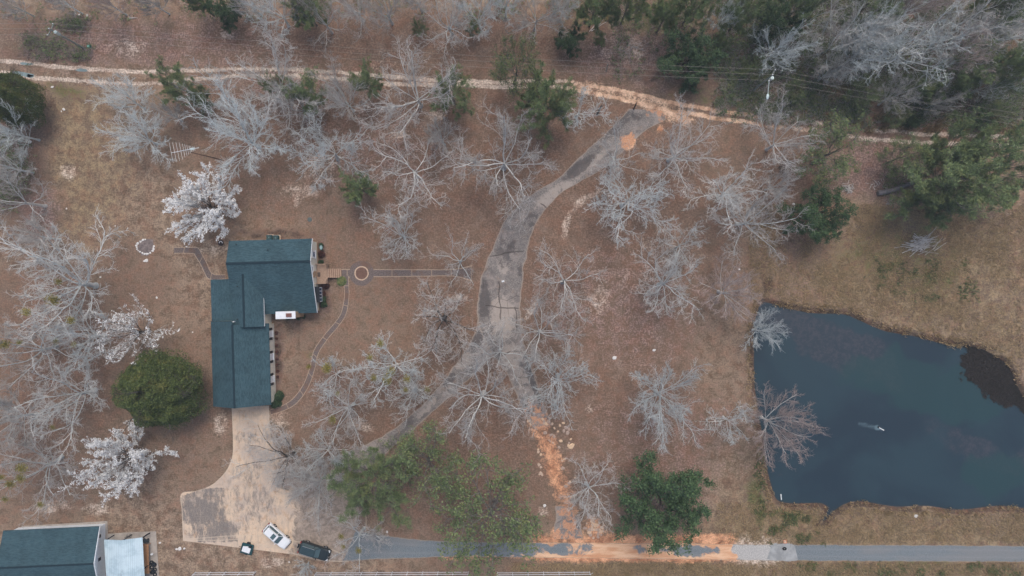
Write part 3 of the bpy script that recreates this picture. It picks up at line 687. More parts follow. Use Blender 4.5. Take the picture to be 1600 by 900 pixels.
HT = 12.0; RR = 6.0      # every variant is made 12 m tall with a 6 m crown, then scaled
def skeleton(seed, kind):
    rng = np.random.default_rng(seed); K0 = 5
    cfg = dict(oak=dict(th=.28, nl=11, el=(10, 62), w1=.12, up1=.45, n2=8, a2=(.45, 1.0), k2=.46, n3=7, a3=(.5, 1.0), n4=7, w=.18),
               sparse=dict(th=.32, nl=8, el=(10, 58), w1=.17, up1=.45, n2=7, a2=(.5, 1.1), k2=.5, n3=6, a3=(.5, 1.1), n4=7, w=.22),
               fine=dict(th=.25, nl=15, el=(15, 74), w1=.07, up1=.35, n2=10, a2=(.3, .7), k2=.42, n3=8, a3=(.3, .7), n4=5, w=.13),
               pear=dict(th=.18, nl=26, el=(8, 78), w1=.04, up1=.4, n2=9, a2=(.3, .65), k2=.36, n3=5, a3=(.4, .8), n4=0, w=.08),
               ever=dict(th=.34, nl=13, el=(-5, 66), w1=.14, up1=.3, n2=8, a2=(.4, 1.0), k2=.46, n3=6, a3=(.5, 1.1), n4=0, w=.22),
               pine=dict(th=.34, nl=17, el=(0, 74), w1=.09, up1=.35, n2=9, a2=(.35, .8), k2=.40, n3=6, a3=(.4, .9), n4=0, w=.16))[kind]
    lean = rng.normal(size=2) * .04
    th = HT * cfg['th']
    top = np.array([[lean[0], lean[1], 1.0]])
    tr = grow(rng, np.zeros((1, 3)), top, np.array([th]), np.array([.27]), np.array([.18]), K0, .05, .2)
    tr[1][:, 0] = .36
    parts_t = [tubes(*tr, 9)]
    nl = cfg['nl']; az = np.arange(nl) * 2.39996 + rng.uniform(0, 6) + rng.uniform(-.35, .35, nl)
    q = (np.arange(nl) + .5) / nl; el = np.radians(cfg['el'][0] + (cfg['el'][1] - cfg['el'][0]) * q + rng.uniform(-6, 6, nl))
    f0 = .62
    tt = f0 + (1 - f0) * q if kind in ('oak', 'sparse') else .35 + .65 * q
    st = tr[0][0, 0] + (tr[0][0, -1] - tr[0][0, 0]) * tt[:, None]
    if kind in ('pear', 'fine', 'ever', 'pine'):   # a leader carries the upper limbs
        st[:, 2] = th * .75 + q * HT * .22
    reach = RR * (1.06 - .25 * q) * rng.uniform(.72, 1.18, nl)
    L1 = np.minimum(reach / np.maximum(np.cos(el), .45), (HT - st[:, 2]) * 1.25)
    d = np.stack([np.cos(az) * np.cos(el), np.sin(az) * np.cos(el), np.sin(el)], 1)
    lr = .082 if kind in ('oak', 'sparse') else .055
    l1 = grow(rng, st, d, L1, np.full(nl, lr) * (L1 / L1.max()) ** .5, np.full(nl, .035), 9, cfg['w1'], cfg['up1'])
    if kind in ('pear', 'fine', 'ever', 'pine'):
        ld = grow(rng, tr[0][:, -1], top, np.array([HT * .55]), np.array([.17]), np.array([.04]), 6, .06, .2); parts_t.append(tubes(*ld, 7))
    parts_t.append(tubes(*l1, 6))
    s, d, L = spawn(rng, l1[0], L1, cfg['n2'], .22, .98, cfg['a2'], cfg['k2'], .35, .25)
    N = len(s); l2 = grow(rng, s, d, L, np.full(N, .036), np.full(N, .017), 6, cfg['w'], .25)
    s3, d3, L3 = spawn(rng, l2[0], L, cfg['n3'], .2, .98, cfg['a3'], .48, .3, .2)
    N = len(s3); l3 = grow(rng, s3, d3, L3, np.full(N, .020), np.full(N, .012), 4, cfg['w'] * 1.1, .2)
    crown = [tubes(*l2, 5), tubes(*l3, 3)]
    tips = [l3]
    if cfg['n4']:
        s4, d4, L4 = spawn(rng, l3[0], L3, cfg['n4'], .25, .98, (.4, 1.0), .5, .3, .1)
        N = len(s4); l4 = grow(rng, s4, d4, np.maximum(L4, .3), np.full(N, .011), np.full(N, .0075), 2, .2, .15)
        crown.append(tubes(*l4, 3)); tips = [l3, l4]
    return rng, join(parts_t), crown, l2, l3, tips

VAR = {}
def variant(kind, foliage, seed, bark, twig, leafmat=None):
    rng, T, crown, l2, l3, tips = skeleton(seed, kind)
    tm = np_mesh('trunk', T[0], T[1], bark, True)
    V, F = join(crown)
    if not foliage:
        return tm, np_mesh('crown', V, F, twig, True)
    if foliage.startswith('bloom'):
        pts = np.concatenate([l3[0][:, 1:].reshape(-1, 3), l2[0][:, 3:].reshape(-1, 3)]); pts = pts[np.hypot(pts[:, 0], pts[:, 1]) > 1.3 + rng.random(len(pts)) * 1.2]
        pts = pts[rng.random(len(pts)) < .9]
        if foliage == 'bloomthin': pts = pts[rng.random(len(pts)) < .15]
        c = np.repeat(pts, 4, 0) + rng.normal(size=(len(pts) * 4, 3)) * .11
        LV, LF, lv = cards(rng, c, .085, .6, asp=.8)
    elif foliage == 'cedar':
        lr = 0; a = rng.uniform(0, 2 * np.pi, 30000); q = rng.uniform(0, 1, 30000) ** .5
        z = rng.uniform(.25, 1, 30000)
        rad = RR * np.sqrt(np.clip(1 - ((z - .3) / .72) ** 2, 0, 1)); keepp = z > .25
        lob = 1 + .3 * (vnoise(np.cos(a) * 3 + 9, np.sin(a) * 3 + z * 5, seed) - .5) * 2
        dep = 1 - .18 * rng.random(30000) ** 2
        c = np.stack([np.cos(a) * rad * lob * dep, np.sin(a) * rad * lob * dep, z * HT], 1)
        # upper dome filled by area
        a2 = rng.uniform(0, 2 * np.pi, 34000); r2 = RR * np.sqrt(rng.uniform(0, .96, 34000))
        zz = HT * (.3 + .72 * np.sqrt(np.clip(1 - (r2 / RR) ** 2, 0, 1))) * (.74 + .36 * vnoise(np.cos(a2) * r2 * 1.1 + 50, np.sin(a2) * r2 * 1.1 + 50, seed + 3))
        c2 = np.stack([np.cos(a2) * r2 * (.9 + .2 * vnoise(np.cos(a2) * 2 + 9, np.sin(a2) * 2 + 9, seed)), np.sin(a2) * r2 * (.9 + .2 * vnoise(np.cos(a2) * 2 + 4, np.sin(a2) * 2 + 7, seed)), zz], 1)
        c = np.concatenate([c[keepp][:14000], c2]); c += rng.normal(size=c.shape) * .12; c[:, 1] *= .84
        LV, LF, lv = cards(rng, c, .15, .5, asp=.4)
    elif foliage in ('oak', 'loose', 'holly'):
        k = dict(oak=9, loose=4, holly=12)[foliage]; sz = dict(oak=.15, loose=.13, holly=.15)[foliage]
        pts = l3[0][:, 2:].reshape(-1, 3)
        if foliage == 'loose': pts = pts[vnoise(pts[:, 0] * .9 + 60, pts[:, 1] * .9 + 60, seed) > .34]
        c = np.repeat(pts, k, 0) + rng.normal(size=(len(pts) * k, 3)) * np.array([.26, .26, .16])
        LV, LF, lv = cards(rng, c, sz, .6, asp=.55)
    elif foliage == 'pine':
        pts = l3[0][:, -3:].reshape(-1, 3); pts = pts[vnoise(pts[:, 0] * .8 + 60, pts[:, 1] * .8 + 60, seed) > .32]; n = 10
        dd = norm(rng.normal(size=(len(pts) * n, 3)) + np.array([0, 0, .35])); c = np.repeat(pts, n, 0) + dd * .26
        LV, LF, lv = cards(rng, c, .25, .6, asp=.12, dirs=dd)
    nV = len(V)
    mi = np.concatenate([np.zeros(len(F)), np.ones(len(LF))])
    me = np_mesh('crown', np.concatenate([V, LV]), np.concatenate([F, LF + nV]), [twig, leafmat], False,
                 {'var': np.concatenate([np.full(nV, .5), lv])}, mi)
    return tm, me

SPEC = {
 'oakA': ('oak', None, 1, BARKW, BARKT), 'oakB': ('oak', None, 2, BARKW, BARKG), 'oakC': ('oak', None, 3, BARKG, BARKT), 'oakD': ('oak', None, 4, BARKW, BARKT), 'oakE': ('oak', None, 15, BARKG, BARKW),
 'sparA': ('sparse', None, 5, BARKW, BARKT), 'sparB': ('sparse', None, 6, BARKW, BARKG), 'sparC': ('sparse', None, 16, BARKG, BARKT),
 'fineA': ('fine', None, 7, BARKG, BARKG), 'fineB': ('fine', None, 8, BARKG, BARKT), 'fineC': ('fine', None, 9, BARKW, BARKP),
 'darkA': ('oak', None, 10, BARKD, BARKT),
 'pearA': ('pear', 'bloom', 11, BARKD, BARKT, BLOOM), 'pearB': ('pear', 'bloom', 12, BARKD, BARKT, BLOOM),
 'pearC': ('pear', 'bloomthin', 31, BARKD, BARKT, BLOOM),
 'cedar': ('ever', 'cedar', 13, BARKD, BARKD, LCED),
 'evoak': ('ever', 'oak', 14, BARKD, BARKD, LOAK), 'evoakB': ('ever', 'oak', 24, BARKD, BARKD, LOAK),
 'looseA': ('ever', 'loose', 17, BARKM, BARKM, LLIV), 'looseB': ('ever', 'loose', 18, BARKM, BARKM, LLIV),
 'pineA': ('pine', 'pine', 19, BARKM, BARKM, LPIN), 'pineB': ('pine', 'pine', 20, BARKM, BARKM, LPIN),
 'holly': ('ever', 'holly', 21, BARKD, BARKD, LHOL),
}
NAMES = {'oak': 'bare_tree', 'spar': 'bare_tree', 'fine': 'bare_tree', 'dark': 'bare_tree', 'pear': 'flowering_tree', 'ceda': 'cedar_tree', 'evoa': 'evergreen_tree', 'loos': 'evergreen_tree', 'pine': 'pine_tree', 'holl': 'holly_tree'}
GROUPS = {'bare_tree': 'leafless trees around the yard and woods', 'flowering_tree': 'white flowering trees beside the lawn', 'evergreen_tree': 'leafy evergreen trees', 'pine_tree': 'green pines', 'holly_tree': 'dark hollies', 'cedar_tree': None}
rt = random.Random(4)
def tree(v, cx, cy, rp, h, label, rz=None, mist=()):
    if v not in VAR: VAR[v] = variant(*SPEC[v])
    tm, cm = VAR[v]; zc = .62 * h; x, y = P(cx, cy, zc)
    s = rp * MPP * (1 - zc / H) / (RR * (.90 if not SPEC[v][1] and rp > 30 else .97)); sz = h / HT
    name = NAMES[v[:4]] if v[:4] in NAMES else NAMES[v[:3]]
    o = empty(name, (x, y, 0), rt.uniform(0, 6.28) if rz is None else rz, label, 'tree', GROUPS[name])
    o.scale = (s, s, sz)
    link('trunk', tm, o); link('crown', cm, o)
    for (mx, my, mr) in mist:
        z = .74 * h; wx, wy = P(mx, my, z); b = link('mistletoe', MIST, o)
        c, sn = math.cos(-o.rotation_euler.z), math.sin(-o.rotation_euler.z); dx, dy = wx - x, wy - y
        b.location = ((dx * c - dy * sn) / s, (dx * sn + dy * c) / s, z / sz); b.scale = (mr / s, mr / s, mr / sz)
    return o
rg = np.random.default_rng(77)
c_ = norm(rg.normal(size=(260, 3))) * rg.uniform(.05, 1.25, (260, 1)) * np.array([1, .8, .7])
_v_, _f_, _a_ = cards(rg, c_, .17, .3, asp=.5)
MIST = np_mesh('mistletoe', _v_, _f_, LMIS, False, {'var': _a_})

# kind, crown centre px, crown radius px, height m, label
T = [
 # along the top edge, left to right
 ('fineB', 12, 2, 24, 9, 'thin bare tree cut by the top left corner of the photo'),
 ('fineB', 232, -4, 26, 10, 'small bare tree at the top edge right of the brown scrub and left utility pole'),
 ('oakB', 425, 10, 44, 12, 'grey bare tree at the top edge just right of the small bright evergreen'),
 ('sparA', 500, 24, 38, 11, 'bare tree at the top edge reaching one long white limb to the left'),
 ('oakA', 548, 0, 36, 13, 'left one of the two white trunks standing close at the top edge'),
 ('oakD', 598, 4, 38, 13, 'right one of the two white trunks standing close at the top edge'),
 ('fineB', 652, -4, 26, 9, 'small twiggy bare tree at the top edge between the two pairs of trunks'),
 ('oakC', 700, 26, 42, 11, 'spreading bare tree at the top edge left of its close neighbour'),
 ('oakB', 748, 14, 38, 12, 'bare tree at the top edge with a forked grey trunk over low green leaves'),
 ('oakA', 838, 18, 40, 11, 'bright white bare tree at the top edge above the yellow green shrub'),
 ('fineA', 880, 6, 26, 9, 'small bare tree at the top edge left of the row of green pines'),
 ('fineA', 1130, 26, 23, 8, 'small round grey bare tree among the green pines of the wood'),
 ('fineA', 1214, 78, 34, 9, 'grey twiggy tree above the street light pole'),
 ('sparC', 1268, 26, 34, 12, 'leafless tree right of the darkest evergreen, westmost of the big pale crowns'),
 ('oakC', 1316, 58, 52, 15, 'wide pale bare crown with long sweeping limbs nearest the right utility pole'),
 ('oakE', 1378, 30, 60, 16, 'large pale bare crown touching the top edge, second of the big ones'),
 ('fineA', 1352, 78, 44, 13, 'fine twigged grey tree below the large pale crowns of the wood'),
 ('oakB', 1446, 62, 64, 16, 'largest pale bare crown in the middle of the top right wood'),
 ('fineC', 1424, 12, 44, 15, 'brownish fine twigged tree at the top edge behind the largest pale crown'),
 ('oakC', 1516, 36, 60, 16, 'pale bare crown right of the largest one in the top right wood'),
 ('oakE', 1582, 40, 56, 15, 'pale bare crown cut by the right edge of the photo in the top right wood'),
 ('fineC', 1502, 86, 40, 12, 'low brownish bare tree under the right hand pale crowns of the wood'),
 ('sparB', 1548, 132, 30, 9, 'single long white boughs over the dark undergrowth near the right edge'),
 ('fineB', 1400, 150, 32, 8, 'low tangled grey tree beside the power lines right of the street light pole'),
 ('fineB', 1300, 112, 28, 8, 'low grey leafless tree under the first sweeping limbs of the wood'),
 ('fineB', 1470, 158, 26, 7, 'low grey thicket tree directly under the power lines near the right side'),
 # between the track and the lawn
 ('fineA', 202, 158, 34, 7, 'small wispy bare tree under the track, upper one left of the leaning antenna'),
 ('fineA', 222, 216, 40, 7, 'low wispy bare tree left of the television antenna'),
 ('fineB', 262, 178, 26, 7, 'faint small bare tree between the wispy pair and the olive bush'),
 ('sparB', 336, 140, 38, 10, 'bare tree with white boughs just right of the oblong evergreen below the track'),
 ('fineA', 378, 216, 60, 11, 'wide fine twigged bare tree right of the television antenna'),
 ('oakA', 420, 120, 60, 13, 'large leaning bare tree spread across the track at upper left'),
 ('oakC', 462, 158, 42, 11, 'bare tree over the darker green bush below the track'),
 ('fineB', 540, 158, 34, 9, 'thin grey bare tree between the green bushes below the track'),
 ('oakD', 516, 122, 30, 9, 'small bare tree standing on the lower rut of the track'),
 ('oakB', 508, 234, 56, 12, 'hazy bare tree with pale ground showing under its crown, above the lone round evergreen'),
 ('oakA', 644, 138, 68, 15, 'tall white oak leaning over the track at top centre'),
 ('sparA', 640, 262, 66, 13, 'sinuous white bare tree right of the lone round evergreen'),
 ('oakD', 786, 246, 78, 14, 'big white bare oak left of the upper bend of the driveway'),
 ('fineB', 690, 215, 30, 8, 'small thin bare tree between the two wide white oaks'),
 ('oakE', 622, 366, 46, 10, 'bare tree on the lawn above the straight garden walk'),
 ('sparC', 716, 406, 36, 8, 'low bare tree beside the driveway end of the garden walk'),
 ('sparB', 905, 168, 40, 9, 'small bare tree between the green pine mass and the clay stretch of the track'),
 ('sparA', 966, 240, 48, 13, 'bare tree with thick white twisted limbs over the upper driveway'),
 ('oakC', 1062, 236, 54, 12, 'bare tree right of the upper driveway end below the orange clay'),
 ('oakB', 984, 312, 62, 12, 'bare tree below the clay spot with grey limbs right of the driveway curve'),
 ('oakE', 1146, 298, 50, 12, 'upper one of the two dense pale crowns left of the evergreens beside the pond field'),
 ('oakC', 1178, 342, 56, 12, 'lower one of the two dense pale crowns left of the evergreens beside the pond field'),
 ('sparB', 1070, 384, 38, 9, 'low pale bare tree with a row of boughs below the dense crowns'),
 ('oakA', 1230, 216, 50, 13, 'white bare tree below the street light pole beside the track'),
 ('fineB', 1212, 290, 28, 7, 'thin grey tree beside the painted tree shadow under the evergreens'),
 ('sparA', 884, 440, 62, 12, 'bare tree with a straight white trunk right of the driveway waist'),
 ('oakE', 1046, 444, 58, 12, 'round greenish grey bare tree halfway between driveway and pond'),
 ('oakD', 846, 522, 52, 12, 'dense white bare tree right at the driveway fork'),
 ('oakB', 876, 596, 54, 12, 'bare tree right of the driveway where it narrows towards the clay'),
 ('fineC', 1140, 456, 46, 9, 'faint twiggy tree left of the pond corner'),
 ('fineA', 1192, 518, 30, 7, 'small grey fuzzy tree hanging over the upper left pond corner'),
 ('darkA', 688, 498, 62, 11, 'bare tree with a dark trunk left of the driveway waist'),
 ('sparB', 516, 588, 40, 9, 'small bare tree on the curved garden path', None, ((510, 574, .7), (512, 578, .5), (482, 573, .4))),
 ('oakB', 608, 578, 52, 11, 'bare tree with several mistletoe balls between garden path and driveway', None, ((611, 580, .7), (605, 594, .75), (584, 590, .5), (636, 592, .6), (594, 536, .55), (578, 558, .5))),
 ('oakE', 640, 618, 36, 10, 'bare tree with few mistletoe balls at the left edge of the lower driveway arm', None, ((634, 609, .4), (668, 609, .45))),
 ('oakC', 538, 642, 48, 10, 'bare tree with one mistletoe ball right of the garage corner path', None, ((519, 656, .6), (527, 615, .35))),
 ('oakD', 752, 628, 74, 14, 'wide white bare tree in the crook below the driveway fork'),
 ('sparC', 780, 552, 44, 9, 'grey bare tree spread over the driveway fork'),
 ('fineA', 1040, 622, 54, 11, 'lone round fine twigged tree on the open leaf floor left of the pond'),
 ('sparB', 1150, 664, 38, 10, 'leaning bare tree with a thick trunk beside the pond edge'),
 ('fineC', 1216, 664, 54, 12, 'pinkish twigged tree leaning out over the pond'),
 ('oakC', 922, 774, 46, 10, 'bare tree over the washed out clay above the paved road'),
 ('darkA', 436, 726, 58, 11, 'dark limbed bare tree throwing branches over the concrete yard'),
 ('fineB', 492, 760, 46, 9, 'grey hazy bare tree over the worn middle of the yard'),
 ('oakB', 500, 712, 38, 9, 'bare tree above the yard left of the hazy evergreen'),
 ('sparC', 556, 846, 46, 9, 'bare tree with yellow mistletoe where yard and paved road meet', None, ((533, 838, .45), (536, 854, .35), (560, 860, .5))),
 ('fineA', 475, 888, 14, 4, 'tiny bare sapling below the black car'),
 # left edge
 ('oakE', 88, 446, 88, 15, 'huge bare crown left of the house with mistletoe near its centre', None, ((82, 468, .9), (110, 500, .6), (41, 487, .65), (91, 440, .5))),
 ('oakC', 26, 548, 62, 14, 'pale bare crown cut by the left edge below the huge crown', None, ((8, 538, .7), (30, 535, .4))),
 ('oakB', 118, 530, 52, 12, 'bare tree between the huge left crown and the narrow flowering tree', None, ((86, 533, .5), (115, 538, .4))),
 ('oakE', 96, 622, 66, 13, 'bare tree left of the round cedar', None, ((82, 668, .4),)),
 ('oakC', 40, 735, 60, 13, 'bare tree with a row of yellow mistletoe at lower left edge', None, ((34, 732, .8), (32, 748, .65), (16, 757, .7), (2, 746, .5), (63, 789, .5), (8, 780, .5))),
 ('fineB', 8, 660, 48, 11, 'grey bare tree cut by the left edge level with the round cedar'),
 ('fineA', 16, 205, 36, 10, 'bare tree at the left edge just below the dark round evergreen'),
 ('fineB', 6, 258, 36, 10, 'tangled bare tree at the left edge between dark evergreen and fallen looking trunk'),
 ('sparA', 2, 310, 52, 15, 'bare tree with a thick pale leaning trunk at the left edge'),
 ('fineB', 60, 370, 30, 8, 'thin bare tree just above the huge left crown'),
 # flowering
 ('pearA', 318, 321, 55, 9, 'roundest white blossoming tree, directly above the house', .4),
 ('pearB', 190, 720, 57, 9, 'white blossoming tree below the round cedar', 2.2),
 ('pearC', 203, 520, 50, 9, 'sparse blossoming tree between bare crowns and the garage'),
 # evergreens
 ('cedar', 245, 611, 64, 10, 'big round dense cedar left of the garage', 0.0),
 ('cedar', 14, 152, 42, 9, 'dark round evergreen at the left edge below the track'),
 ('evoak', 1040, 778, 67, 12, 'dark green lobed evergreen standing alone above the paved road'),
 ('looseA', 772, 812, 88, 14, 'widest loose green tree overhanging the paved road'),
 ('looseB', 664, 728, 66, 13, 'loose green tree over the lower driveway arm'),
 ('pineB', 588, 756, 62, 11, 'hazy soft green tree at the right side of the yard'),
 ('looseA', 804, 106, 44, 12, 'upper green tree of the pair overhanging the track at top centre'),
 ('pineA', 852, 156, 50, 11, 'lower soft green tree of the pair below the track at top centre'),
 ('pineB', 276, 134, 30, 8, 'oblong evergreen at the left on the lower rut of the track'),
 ('pineA', 316, 154, 20, 6, 'small evergreen half under white boughs right of the oblong one'),
 ('pineA', 482, 150, 32, 8, 'evergreen bush showing through bare branches below the track'),
 ('pineB', 432, 138, 18, 6, 'little green bush under the large leaning bare tree'),
 ('pineA', 576, 132, 26, 8, 'green bush on the rut left of the tall white oak'),
 ('pineB', 706, 148, 34, 8, 'fan shaped evergreen on the lower rut right of the tall white oak'),
 ('pineA', 564, 295, 29, 7, 'lone round evergreen above the lawn north of the house'),
 ('looseB', 1304, 240, 58, 12, 'dull green tree hiding the track beside the wide pale crowns', 1.0),
 ('evoak', 1284, 334, 42, 9, 'dark leafy tree at the upper edge of the pond field'),
 ('looseA', 1412, 246, 34, 8, 'sparse green tree over the mauve mulch ground'),
 ('pineA', 1490, 276, 74, 13, 'largest pine beside the fallen log'),
 ('pineB', 1566, 262, 60, 13, 'pine cut by the right edge below the track'),
 ('pineA', 1456, 314, 38, 9, 'pine reaching over the lower side of the fallen log'),
 ('pineB', 1500, 225, 40, 11, 'pine standing nearest the track above the largest pine'),
 ('pineB', 480, 20, 28, 8, 'olive green evergreen at the top edge behind bare branches'),
 ('holly', 356, 18, 22, 6, 'small bright evergreen bush at the top edge'),
 ('pineA', 312, 4, 20, 8, 'dim green tree on the top edge left of the small bright evergreen'),
 ('pineB', 655, 46, 12, 4, 'tiny green bush below the bare trees of the top edge'),
 ('pineA', 738, 46, 12, 4, 'tiny green bush at the foot of the forked grey trunk'),
 ('holly', 892, 62, 20, 5, 'small dark glossy bush with a yellow green side'),
 ('pineA', 938, 66, 10, 3, 'tiny pine right of the small glossy bush'),
 ('pineA', 930, 10, 34, 12, 'leftmost pine of the row at the top edge'),
 ('pineB', 984, 4, 34, 13, 'second pine of the row at the top edge'),
 ('pineA', 1040, 26, 26, 10, 'star shaped pine standing forward of the row'),
 ('pineB', 1086, 8, 32, 12, 'pine right of the star shaped one at the top edge'),
 ('holly', 1074, 88, 40, 8, 'dark broadleaf evergreen above the clay stretch of the track'),
 ('pineA', 1122, 72, 19, 6, 'small round pine against the dark broadleaf evergreen'),
 ('pineB', 1162, 20, 30, 11, 'pine right of the small round grey bare tree'),
 ('holly', 1216, 34, 30, 9, 'darkest evergreen of the top right wood'),
 ('pineA', 1252, 6, 30, 12, 'pine at the top edge behind the darkest evergreen'),
 ('looseB', 1290, 86, 30, 7, 'low green tree under the first sweeping limbs of the wood'),
 ('looseA', 1352, 146, 28, 6, 'low green shrub tree along the power lines'),
 ('pineA', 1446, 138, 30, 7, 'green understory tree under the middle of the power lines'),
 ('pineB', 1512, 112, 40, 9, 'green understory tree below the right hand pale crowns'),
 ('pineA', 1582, 104, 42, 10, 'green tree at the right edge above the power lines'),
 ('looseB', 1560, 172, 28, 6, 'dark low shrub tree under the power lines at the right edge'),
 ('pineB', 1362, 4, 40, 12, 'green tree at the top edge behind the second big pale crown'),
 ('pineA', 1562, 0, 40, 12, 'green tree in the top right corner'),
 ('looseA', 1400, 178, 20, 4, 'low green shrub between power lines and track'),
 ('holly', 1428, 188, 11, 3, 'small dark bush at the edge of the track'),
 ('holly', 1535, 188, 13, 3, 'small dark glossy bush under the lines near the right edge'),
 ('looseB', 1246, 142, 22, 5, 'green bush right of the street light pole'),
 ('looseA', 1176, 108, 20, 5, 'green bush left of the street light pole'),
 ('fineB', 92, -2, 26, 9, 'thin bare tree at the top edge above the left utility pole'),
 ('fineC', 165, 0, 28, 9, 'brownish twiggy tree at the top edge, right of the left utility pole'),
 ('fineB', 385, -2, 30, 10, 'hazy bare tree touching the top edge right above the small bright evergreen'),
 ('fineC', 470, 2, 30, 9, 'brownish twiggy tree at the top edge in front of the olive evergreen'),
 ('fineA', 790, -2, 30, 11, 'grey bare tree cut by the top edge, left of the bright white tree'),
]
for a in T:
    tree(a[0], a[1], a[2], a[3], a[4], a[5], a[6] if len(a) > 6 else None, a[7] if len(a) > 7 else ())
# ================================================================ MAIN HOUSE (local frame turned 1.6 degrees)
house = empty('house', (-38, -2, 0), R(1.6), 'cream sided house with blue green shingle roofs, long garage wing and front deck', 'house')
def zmain(y): return 5.75 - .38 * (y - 5.73) if y >= 5.73 else 5.75 - .365 * (5.73 - y)
X0, X1 = -4.15, 8.32; YN, YR, YS = 9.18, 5.73, -2.0
t_ = .16
w_ = MB()
w_.prism([(-1.7, 0), (8.9, 0), (8.9, zmain(8.9) - .2), (5.73, 5.75 - .2), (-1.7, zmain(-1.7) - .2)], 'x', -3.9, 7.88)
w_.prism([(-3.85, 0), (.35, 0), (.35, 3.9), (-1.95, 4.95), (-3.85, 4.0)], 'y', -3.55, -1.71)
w_.prism([(-7.6, 0), (.72, 0), (.72, 2.72), (-3.67, 5.0), (-7.6, 2.76)], 'y', -15.55, -3.56)
w_.b2(-7.6, -3.91, -3.3, 3.2, 0, 2.5)
w_.build('wall', SIDING, house)
f_ = MB(); f_.b2(-3.95, 7.93, -1.75, 8.95, 0, .55); f_.build('foundation', BRICK, house)
rf = MB()
rf.slab([(X0, YR, 5.75), (X1, YR, 5.75), (X1, YN, zmain(YN)), (X0, YN, zmain(YN))], t_)
rf.slab([(X0, YS, zmain(YS)), (X1, YS, zmain(YS)), (X1, YR, 5.75), (X0, YR, 5.75)], t_)
roof_a = rf.build('roof', ROOFX, house)
rg_ = MB(); rg_.box(((X0 + X1) / 2, YR, 5.765), (X1 - X0 + .04, .34, .05)); rg_.build('ridge_cap', ROOFD, roof_a)
rf = MB()
cw = lambda x: 5.13 - .47 * abs(x + 1.95)
yw = lambda x: 5.73 - (5.75 - cw(x)) / .365 + .25
rf.slab([(-1.95, -3.8, cw(-1.95)), (.58, -3.8, cw(.58)), (.58, yw(.58), cw(.58)), (-1.95, yw(-1.95), cw(-1.95))], t_)
rf.slab([(-4.1, -3.8, cw(-4.1)), (-1.95, -3.8, cw(-1.95)), (-1.95, yw(-1.95), cw(-1.95)), (-4.1, yw(-4.1), cw(-4.1))], t_)
roof_b = rf.build('roof', ROOFY, house)
rg_ = MB(); rg_.box((-1.95, .2, 5.145), (.3, 8.0, .05)); rg_.build('ridge_cap', ROOFD, roof_b)
rf = MB()
zg = lambda x: 5.25 - .565 * (-3.67 - x) if x < -3.67 else 5.25 - .545 * (x + 3.67)
rf.slab([(-7.88, -15.8, zg(-7.88)), (-3.67, -15.8, 5.25), (-3.67, -2.85, 5.25), (-7.88, -2.85, zg(-7.88))], t_)
rf.slab([(-3.67, -15.8, 5.25), (.88, -15.8, zg(.88)), (.88, -3.4, zg(.88)), (-3.67, -3.4, 5.25)], t_)
roof_c = rf.build('roof', ROOFY, house)
rg_ = MB(); rg_.box((-3.67, -9.6, 5.268), (.3, 12.4, .05)); rg_.build('ridge_cap', ROOFD, roof_c)
rf = MB(); rf.slab([(-7.86, -2.84, 2.6), (-4.0, -2.84, 3.3), (-4.0, 3.5, 3.3), (-7.86, 3.5, 2.6)], t_)
rf.build('porch_roof', ROOFY, house)
for q_ in ([(X1, YR, 5.74), (X1 + .06, YR, 5.74), (X1 + .06, YN, zmain(YN) - .01), (X1, YN, zmain(YN) - .01)],
           [(X1, YS, zmain(YS) - .01), (X1 + .06, YS, zmain(YS) - .01), (X1 + .06, YR - .002, 5.74), (X1, YR - .002, 5.74)]):
    tr_ = MB(); tr_.slab(q_, .22); tr_.build('rake_board', WHITE, house)     # white rake boards and fascia
tr_ = MB(); tr_.b2(.585, .63, -3.8, 1.6, cw(.58) - .3, cw(.58) - .1); tr_.build('fascia', WHITE, house)
tr_ = MB(); tr_.b2(-3.72, -3.52, -3.0, -2.86, 4.2, 5.05); tr_.build('corner_board', WHITE, house)
# east gable: flat window heads, little gable return, bay window
BLIND = plain('window_blind', rgb(206, 212, 220), .4, .4)
def window(x, y, z, wy, hz, parent, shut=False, nx=1):
    m = MB(); m.b2(x, x + .12, y - wy / 2, y + wy / 2, z - hz / 2, z + hz / 2); fr = m.build('window', WHITE, parent)
    g = MB(); n = 2 if hz > 1.2 else 1
    for k in range(n):
        z0 = z - hz / 2 + .1 + k * (hz - .1) / n; g.b2(x + .105, x + .13, y - wy / 2 + .2, y + wy / 2 - .2, z0 + .06, z0 + (hz - .1) / n - .16)
    g.build('pane', BLIND if shut else GLASS, fr)
    s_ = MB(); s_.b2(x, x + .2, y - wy / 2 - .06, y + wy / 2 + .06, z - hz / 2 - .08, z - hz / 2); s_.build('sill', WHITE, fr)
    if shut:
        for s in (-1, 1):
            q = MB(); q.b2(x + .01, x + .09, y + s * (wy / 2 + .24) - .18, y + s * (wy / 2 + .24) + .18, z - hz / 2, z + hz / 2); q.build('shutter', DARK, house)
window(7.88, 6.93, 2.6, 1.15, 1.4, house); window(7.88, 4.7, 3.95, 1.0, 1.0, house)
for yy in (-5.08, -8.62, -12.05): window(.72, yy, 1.75, 1.0, 1.3, house, True)
for yy in (7.9, -3.1 + 1.0, ): pass
bay = MB(); bay.b2(7.88, 8.55, -.35, 1.9, .6, 2.45); bayo = bay.build('bay_window', WHITE, house)
g = MB()
for k in range(4): g.b2(8.53, 8.57, -.22 + k * .52, .2 + k * .52, 1.0, 2.2)
g.build('pane', GLASS, bayo)
g = MB(); g.slab([(7.86, -.45, 2.95), (8.66, -.45, 2.5), (8.66, 2.0, 2.5), (7.86, 2.0, 2.95)], .1); g.build('bay_roof', DARK, bayo)
dr = MB(); dr.b2(7.88, 7.97, 3.4, 4.35, .95, 3.0); d_ = dr.build('front_door', BRICK, house)
